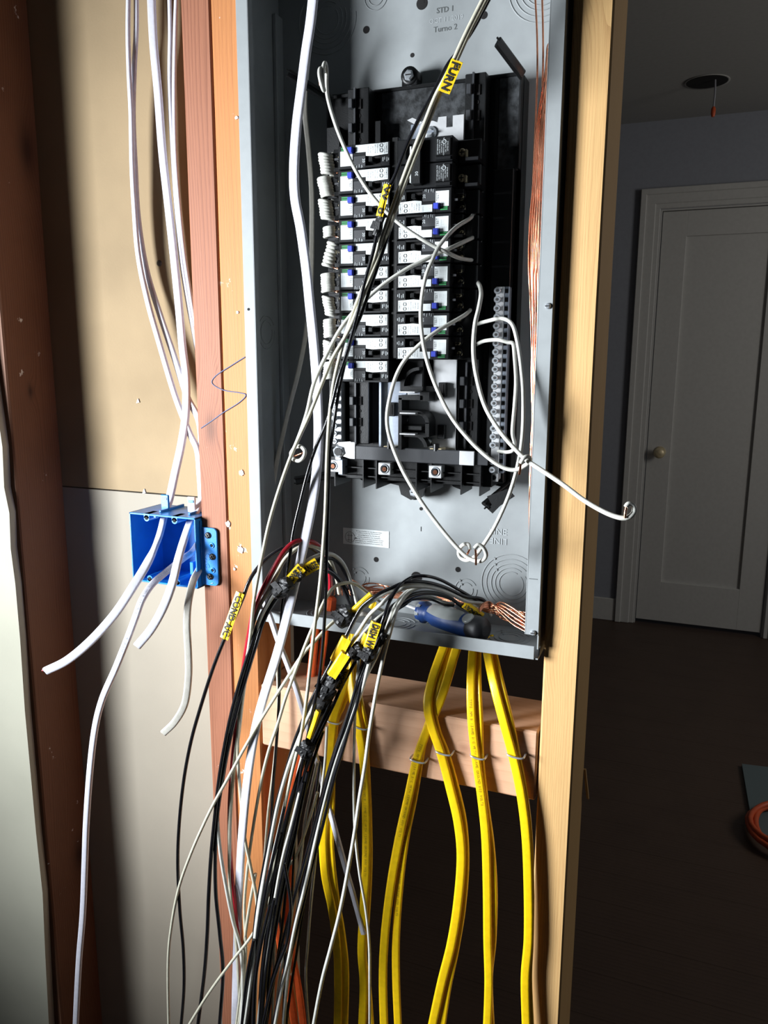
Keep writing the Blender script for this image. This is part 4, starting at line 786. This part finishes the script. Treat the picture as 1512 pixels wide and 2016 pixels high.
# yellow cables, each pair leaving the box floor and held by one staple on the block
YT = 'TYPE NM-B 12AWG 2/C WITH 12AWG GROUND 600 VOLTS'
yc = [
 ('leftmost yellow cable, nearest the wire tangle', [(700,1215,60.0),(695,1290,36.0),(678,1350,12.0),(664,1390,3.9),(656,1421,3.0),(650,1480,3.0),(644,1560,1.2),(636,1640,-0.3),(640,1720,-1.0),(654,1790,-1.5),(664,1870,-2.2),(666,1950,-2.8),(664,2050,-3.6)], (5.6,2.7), -.2, None),
 ('yellow cable behind the leftmost one, parting from it low down', [(712,1215,67.0),(705,1290,43.0),(690,1345,19.0),(672,1390,8.9),(660,1421,8.0),(654,1500,8.0),(652,1580,5.6),(650,1660,4.5),(660,1760,3.7),(673,1840,3.1),(680,1920,2.4),(677,2050,1.4)], (5.2,2.6), .5, None),
 ('yellow cable with faint print, second staple from the left', [(684,1250,48.8),(688,1320,24.0),(696,1380,4.7),(706,1432,3.0),(716,1500,3.0),(721,1600,0.0),(721,1700,-0.8),(716,1790,-1.5),(712,1870,-2.2),(716,1940,-2.7),(712,2050,-3.6)], (5.6,2.7), .3, (YT, 4.2, 190)),
 ('yellow cable crossing behind the second staple pair', [(694,1235,60.6),(700,1320,31.0),(712,1390,8.9),(719,1432,8.0),(722,1500,8.0),(726,1600,5.0),(727,1700,4.2),(722,1800,3.4),(716,1880,2.8),(724,1940,2.3),(732,2050,1.4)], (4.6,2.6), .9, None),
 ('yellow cable bowing right from the third pair of cables', [(888,1235,53.6),(872,1278,39.8),(852,1335,18.0),(842,1385,4.3),(850,1430,3.0),(868,1482,3.0),(886,1550,1.5),(902,1620,-0.2),(908,1690,-0.7),(901,1780,-1.4),(888,1860,-2.1),(868,1940,-2.7),(845,2050,-3.6)], (5.6,2.7), .2, None),
 ('yellow cable bowing right just behind its twin', [(894,1240,59.0),(880,1285,44.6),(862,1345,19.0),(853,1395,8.4),(862,1440,8.0),(878,1482,8.0),(897,1550,6.5),(912,1620,4.8),(916,1700,4.2),(909,1790,3.5),(896,1870,2.8),(880,1950,2.2),(866,2050,1.4)], (5.0,2.6), .7, None),
 ('printed yellow cable bowing left from the third pair of cables', [(912,1240,54.0),(896,1285,39.6),(880,1340,21.0),(862,1390,8.9),(838,1445,8.0),(820,1498,5.0),(804,1570,2.9),(786,1650,1.6),(770,1740,0.9),(758,1840,0.1),(754,1930,-0.6),(757,2050,-1.6)], (5.6,2.7), .1, (YT, 4.2, 150)),
 ('yellow cable bowing left just behind the printed one', [(902,1240,61.0),(888,1290,45.0),(874,1340,28.0),(856,1395,13.4),(836,1448,13.0),(826,1498,10.0),(814,1570,7.9),(798,1650,6.6),(787,1740,5.9),(780,1840,5.1),(780,1930,4.4),(785,2050,3.4)], (5.2,2.6), .5, (YT, 4.2, 260)),
 ('printed yellow cable going straight down, fourth staple', [(934,1245,50.4),(930,1290,36.0),(927,1350,12.0),(929,1420,3.0),(937,1491,3.0),(948,1570,0.9),(956,1650,-0.4),(959,1750,-1.2),(960,1850,-2.0),(962,1940,-2.7),(958,2050,-3.6)], (5.2,2.7), .1, (YT, 4.2, 80)),
 ('yellow cable going straight down just behind the printed one', [(944,1248,56.4),(941,1290,43.0),(941,1350,17.0),(944,1420,8.0),(946,1491,8.0),(954,1570,5.9),(966,1660,4.5),(972,1750,3.8),(970,1850,3.0),(963,1930,2.4),(968,2050,1.4)], (4.6,2.6), .7, None),
 ('rightmost yellow cable, beside the pale pine stud', [(955,1250,48.8),(961,1292,35.2),(973,1350,12.0),(990,1415,3.0),(1010,1489,3.0),(1026,1565,1.1),(1036,1650,-0.4),(1040,1750,-1.2),(1040,1850,-2.0),(1034,1930,-2.6),(1037,2050,-3.6)], (5.4,2.7), .2, None),
 ('yellow cable just behind the rightmost one', [(965,1252,55.2),(974,1294,41.4),(987,1350,17.0),(1003,1415,8.0),(1018,1489,8.0),(1032,1565,6.0),(1041,1650,4.6),(1044,1750,3.8),(1043,1850,3.0),(1040,1930,2.4),(1045,2050,1.4)], (4.8,2.6), .6, None),
]
for lb, pts, fw, tw, tx in yc:
    cable('cable', pts, lb, 'yellow', fw, hint=(.15,-1,0), group='yellow cables leaving the box floor', twist=(tw, -tw*.3), text=[(tx[0], tx[1], tx[2], M['printy'])] if tx else None)
for i, (u, v, w_, s_) in enumerate(((657,1421,9,-1),(712,1432,9,-1),(823,1497,10,1),(874,1482,10,1),(941,1490,9,1),(1015,1488,10,1))):
    c0 = at(u, v, 2.2)
    mb = MB().sweep([(c0.x-w_,11.5,c0.z+1),(c0.x-w_,3,c0.z+1),(c0.x-w_+2,-.6,c0.z+.6),(c0.x,-1.2,c0.z-.6),(c0.x+w_-2,-.6,c0.z-.6),(c0.x+w_,3,c0.z),(c0.x+w_,11.5,c0.z+.3)], 1.15, M['steel'], k=8, n=3)
    o = mb.build('cable_staple'); tag(o, 'steel staple holding a yellow cable pair to the block, %s from the left' % PR[i], 'staple', 'cable staples on the block')

# ------------------------------------------------------------------ bare grounds
CL = 'bare copper ground wire in the bundle along the right wall of the box'
def cw(pts, lb=CL, gr='copper grounds along the right wall', r=1.0, name='copper_wire'): return tag(MB().sweep(P3(pts, False), r, M['copper'], k=8).build(name), lb, 'wire', gr)
cw([(1053,-20,60),(1057,60,60),(1058,130,60),(1056,200,60),(1052,290,58),(1048,380,56),(1044,470,54),(1043,560,52),(1046,660,50),(1048,760,50),(1047,860,50),(1045,960,50),(1043,1060,52)], 'bare copper wire rising alone to the top edge, left of two', None)
cw([(1067,-20,60),(1069,60,60),(1069,130,60),(1066,210,60),(1060,300,58),(1052,400,56),(1046,490,54),(1047,580,52),(1050,680,50),(1050,780,50),(1048,900,50),(1045,1000,50)], 'bare copper wire rising alone to the top edge, right of two', None)
for i in range(10):
    t0 = i/9; v0 = 86+9*i; q0 = (i*7 % 10)/9
    pts = [(1086,v0+14,66),(1082,v0,60),(1077,v0+9,56),(1074,v0+50,54)]
    for (v, a, b2) in ((250,1056,1076),(350,1050,1070),(450,1042,1067),(540,1041,1065),(640,1046,1060),(740,1046,1056),(820,1047,1053),(900,1044,1051),(980,1042,1048),(1080,1042,1047),(1160,1042,1050)):
        w_ = min(1, max(0, (v-250)/500)); f_ = q0*(1-w_)+t0*w_
        if v > v0+60: pts.append((a+(b2-a)*f_, v, 52-5*(i%3)))
    pts += [(1052,1196+i*2.2,44),(1040,1206+i*4.2,40-2*(i%3)),(1008,1200+i*3.4-(i%4)*3,48),(980,1193+i*2.2,56),(955,1188+(i*5%9)*2,62),(930,1182+i*1.5,68),(895,1176+i*1.4,74),(860,1170+i*1.2,80)]
    cw(pts, r=.75)
for i in range(5):
    cw([(1034,1243-7*i,34),(1008,1228-8*i,42),(985,1206-5*i,50),(966,1186+3*i,56),(952,1188+2*i,52),(944,1197+2*i,48)], 'bare copper ground wire in the knot beside the screwdriver handle', 'copper grounds knotted beside the screwdriver')
for i in range(6):
    y_ = 78-5*i
    cw([(650+8*i,1172,y_-20),(655+6*i,1155-2*i,y_-10),(672+5*i,1149-i,y_),(700+4*i,1152+2*i,y_),(735,1158+3*i,y_),(770,1162+3*i,y_-2),(800,1168+2*i,y_-4),(840,1172+2*i,y_-6),(870,1180,y_-8)], 'bare copper ground wire lying along the back of the box floor', 'copper grounds along the back of the box floor', .9)
for i in range(3):
    cc_ = at(735+8*i, 1158+3*i, 72-4*i); P = [cc_+Vector((16*math.cos(a*.4)*(1+.1*i), 6*math.sin(a*.4), 4*math.sin(a*.4+.8*i)+1.5*math.sin(a*.13))) for a in range(0, 32)]
    o = MB().sweep(P, .85, M['copper'], k=6, raw=True).build('copper_wire'); tag(o, 'coil of bare copper ground wire above the box floor', 'wire', 'copper coils above the box floor')

# ------------------------------------------------------------------ tags and tape
def flag(u0, v0, u1, v1, Y, wd, label, txt=None, side=-1, size=6, flip=1, off=0, y1=None, face=(0,-1,0), m='ytape'):
    """tape folded round a wire from (u0,v0) to (u1,v1), its tail lying to one side of the wire"""
    a = at(u0, v0, Y); b = at(u1, v1, Y if y1 is None else y1); T_ = (b-a).normalized(); N_ = Vector(face); N_ = (N_-T_*N_.dot(T_)).normalized(); B_ = T_.cross(N_)*side
    L = (b-a).length; mb = MB(); n = 8; prof = []
    r_ = 2.9; th = .35
    # section: round the wire, then flat out to the tail
    cx = off+r_ if off >= 0 else 0
    for k in range(9): an = R(100+200*k/8); prof.append((math.cos(an)*r_, math.sin(an-math.pi/2)*0+math.sin(an)*r_))
    sec = [(off if off < 0 else -r_*.7, r_*.55), (max(off,-r_)*.5 if off < 0 else -r_*.3, r_*.95), (0, r_+.1), (r_*.6, r_*.95), (off+wd*.6, r_*.72), (off+wd, r_*.62)]
    vs = []; fs = []; Q = len(sec)
    for s_ in (0, 1):
        for i in range(n+1):
            for j, (x, y) in enumerate(sec):
                vs.append(a+T_*(L*i/n+(math.sin(j*2.3+s_)*.5 if i in (0, n) else 0))+B_*x+N_*(y+(th if s_ else 0)+math.sin(i*1.1+j*.7)*.18))
    q_ = (n+1)*Q
    for i in range(n):
        for j in range(Q-1):
            k = i*Q+j; fs += [(k, k+1, k+Q+1, k+Q), (q_+k, q_+k+Q, q_+k+Q+1, q_+k+1)]
        fs += [(i*Q, (i+1)*Q, q_+(i+1)*Q, q_+i*Q), (i*Q+Q-1, q_+i*Q+Q-1, q_+(i+1)*Q+Q-1, (i+1)*Q+Q-1)]
    for j in range(Q-1): fs += [(j, q_+j, q_+j+1, j+1), (n*Q+j, n*Q+j+1, q_+n*Q+j+1, q_+n*Q+j)]
    mb.add(vs, fs, M[m]); mb.sweep([a+T_*.4, b-T_*.4], 2.75, M[m], k=14, raw=True)
    if txt:
        gv, gf = glyphs(txt, .03); mx = max(g[0] for g in gv); e1 = T_*flip; e2 = N_.cross(e1); x0, x1 = sec[0][0], sec[-1][0]; mid = (x0+x1)/2; hh = (x1-x0)*.62
        sx_ = L*.88/mx; out = []
        for g in gv:
            x = (g[0]-mx/2)*sx_; y = (g[1]-.35)/.72*hh; p = a+T_*L/2+B_*mid+e1*x+e2*(y+math.sin(g[0]*3.1)*.35)
            w_ = (p-a).dot(B_); out.append(p+N_*(r_+.75-max(0, w_-1.5)*.07*(r_/2.9)))
        mb.add(out, gf, M['marker'])
    return tag(mb.build('wire_tag'), label, 'tag')
flag(474,1166,442,1256,-79.5,11, 'yellow tape tag reading COND A/C around the leftmost black wire', 'COND A/C', -1, 8.5, flip=1, off=-5, y1=-84.5)
flag(894,118,868,180,-63,10, 'yellow tape tag reading FURN near the top of the panel', 'FURN', -1, 7.5, flip=1)
flag(764,364,748,426,-60,7.5, 'yellow tape tag on the black wire over the left breaker row', 'W  0', -1, 8, flip=1, off=-3.5)
flag(590,1112,556,1150,-50,10, 'yellow tape tag over the big white cable, marked upside down', 'ABOVE F', -1, 7, flip=-1, y1=-60)
flag(622,1102,590,1120,-38,11, 'yellow tape tag just right of the upside down one, near the box wall', 'RANGE', -1, 7, flip=-1, y1=-46)
flag(731,1168,692,1203,-36,5, 'narrow yellow tape tag seen edge on above the box lip', None, -1, 6, y1=-40)
flag(736,1222,720,1272,-64,12, 'yellow tape tag reading DISH W in front of the box lip', 'DISH W', -1, 7.5, flip=1, off=-2, y1=-66)
flag(722,1246,708,1276,-52,8, 'small yellow tape tag tucked behind the DISH W tag', None, -1, 6)
flag(678,1252,654,1298,-62,11, 'wide yellow tape tag below the box lip, higher of two', None, -1, 6, off=-1)
flag(676,1282,648,1326,-72,11, 'wide yellow tape tag below the box lip, lower of two', None, -1, 6, off=-1)
flag(678,1312,660,1352,-56,8, 'yellow tape tag with black writing low in the tangle', 'COOK', -1, 6.5, flip=-1)
flag(628,1398,610,1452,-76,5, 'narrow yellow tape tag lowest in the tangle', None, -1, 6, off=-3)
flag(916,1186,952,1212,52,7, 'yellow tape tag lying in the box behind the screwdriver', 'LAUNDRY', 1, 7, flip=-1, y1=50)
flag(736,1182,730,1196,0,5, 'small yellow tape scrap among the wires at the back of the box floor', None, -1, 5)
def tape(u, v, Y, r, L, ang, label, seed):
    random.seed(seed); c_ = at(u, v, Y); d_ = Vector((math.cos(ang), 0, math.sin(ang))); mb = MB(); e1 = Vector((0,-1,0)); e2 = d_.cross(e1); n = 18; rows = 9; vs = []; fs = []
    for i in range(rows):
        for k in range(n):
            a = 2*math.pi*k/n; rr = r*.84*(1+.16*math.sin(3*a+i)+.1*random.uniform(-1,1))*(.82 if i in (0, rows-1) else 1)
            vs.append(c_+d_*(L*(i/(rows-1)-.5)+random.uniform(-.4,.4))+e1*math.cos(a)*rr*.75+e2*math.sin(a)*rr)
    for i in range(rows-1):
        for k in range(n): fs.append((i*n+k, i*n+(k+1)%n, (i+1)*n+(k+1)%n, (i+1)*n+k))
    fs += [tuple(range(n-1,-1,-1)), tuple((rows-1)*n+k for k in range(n))]
    mb.add(vs, fs, M['tape'])
    t1 = c_+e1*r*.6; mb.add([t1+d_*3+e2*2, t1-d_*5+e2*3, t1-d_*6-e2*(r+2), t1+d_*2-e2*(r+1), t1+d_*3+e2*2+e1*.4, t1-d_*5+e2*3+e1*.4, t1-d_*6-e2*(r+2)+e1*.4, t1+d_*2-e2*(r+1)+e1*.4], [(0,1,2,3),(7,6,5,4),(0,4,5,1),(1,5,6,2),(2,6,7,3),(3,7,4,0)], M['tape'])
    return tag(mb.build('electrical_tape'), label, 'tape')
tape(556,1158,-66,10,26,R(40),'black tape wrapped round the thick wires beside the upside down tag',1)
tape(588,1135,-52,6,14,R(35),'small black tape wrap between the two upside down tags',11)
tape(678,1214,-42,11,24,R(55),'wide black tape wrap in front of the box lip',2)
tape(726,1288,-66,9,18,R(68),'black tape wrap just below the DISH W tag',3)
tape(703,1282,-56,9,18,R(50),'black tape wrap behind the one below the DISH W tag',4)
tape(748,1258,-50,7,18,R(60),'ragged black tape end at the right of the DISH W tag',5)
tape(646,1352,-66,11,34,R(62),'large black tape wrap below the two wide yellow tags',6)
tape(664,1325,-60,7,40,R(60),'long black tape wrap beside the marked tag low in the tangle',7)
tape(640,1380,-56,9,36,R(62),'long black tape wrap running down the middle of the tangle',8)
tape(604,1476,-72,10,20,R(66),'lowest black tape wrap below the narrow yellow tag',9)
tape(746,442,-56,5,22,R(72),'black tape wrap below the flagged wire over the breakers',10)

# ------------------------------------------------------------------ screwdriver and wire nut on the box floor
zf = -26.5
A = Vector((178,80,zf+14)); H0 = Vector((216,62,zf+14.5)); H1 = Vector((298,28,zf+16))
H0 = at(843,1222,60); H0.z = zf+17; H1 = at(975,1254,28); d_ = (H1-H0).normalized(); H0 = Vector((203,66,zf+15)); H1 = Vector((291,22,zf+17)); d_ = (H1-H0).normalized()
sd = thing('screwdriver', (247,44,zf), 'blue and grey screwdriver lying on the floor of the panel box', 'screwdriver')
MB().cyl(H0-d_*34+Vector((0,0,2)), H0+d_*2, 3.0, M['steel'], 14).build('shaft', sd)
MB().rev([(8,0),(13.5,1),(14,7),(10,12),(10.5,18),(13.5,26),(14.5,50),(14.2,72),(13.6,84),(14,90),(12.5,98),(8,101)], H0, d_, M['sdblue'], 28).build('handle', sd)
up = Vector((0,-.55,.83)); up = (up-d_*up.dot(d_)).normalized(); sdw = d_.cross(up)
mb = MB(); vs = []; fs = []; n = 8
for i in range(13):
    s_ = i/12; L = 20+56*s_; w_ = 7.5*math.sin(math.pi*min(1, max(.001, .18+s_*.66)))+3.2
    for j in range(n+1):
        a = (j/n-.5)*2*w_/15; vs.append(H0+d_*L+(up*math.cos(a)+sdw*math.sin(a))*(15.3 if 0 < i < 12 else 13))
for i in range(12):
    for j in range(n): fs.append((i*(n+1)+j, i*(n+1)+j+1, (i+1)*(n+1)+j+1, (i+1)*(n+1)+j))
mb.add(vs, fs, M['sdgray'], True); o = mb.build('side_panel', sd); o['label'] = 'grey glossy panel'
o = MB().rev([(7.5,0),(7.5,2.2),(6,3)], H0+d_*85+up*12.6, up, M['sdgray'], 20).build('end_button', sd)
MB().rev([(13.8,0),(15,3),(15,15),(12,20),(6,22)], H0+d_*84, d_, M['sdblk'], 26).build('rubber_cap', sd)
o = MB().rev([(14.4,0),(14.4,6)], H0+d_*1.5, d_, M['sdgray'], 8).build('collar', sd)
p = at(650,1182,70)
MB_ = MB().rev([(6.5,0),(7.5,3),(6.5,16),(3,19)], (p.x,p.y,-26.5), (.2,-.1,1), M['orange'], 10, False); o = MB_.build('wire_nut'); tag(o, 'orange wire nut on the left of the box floor', 'wire nut')
p = at(690,1180,60); mb = MB()
random.seed(5)
P = [Vector((p.x-16+4*i, p.y+6*math.sin(i*2.1), -24+2.5*math.sin(i*1.7))) for i in range(12)]
o = mb.sweep(P, [2+1.6*abs(math.sin(i*1.3)) for i in range(12)], M['paper'], k=7, raw=True).build('insulation_scrap'); tag(o, 'grubby fibrous scrap on the box floor by the wire nut', 'scrap')
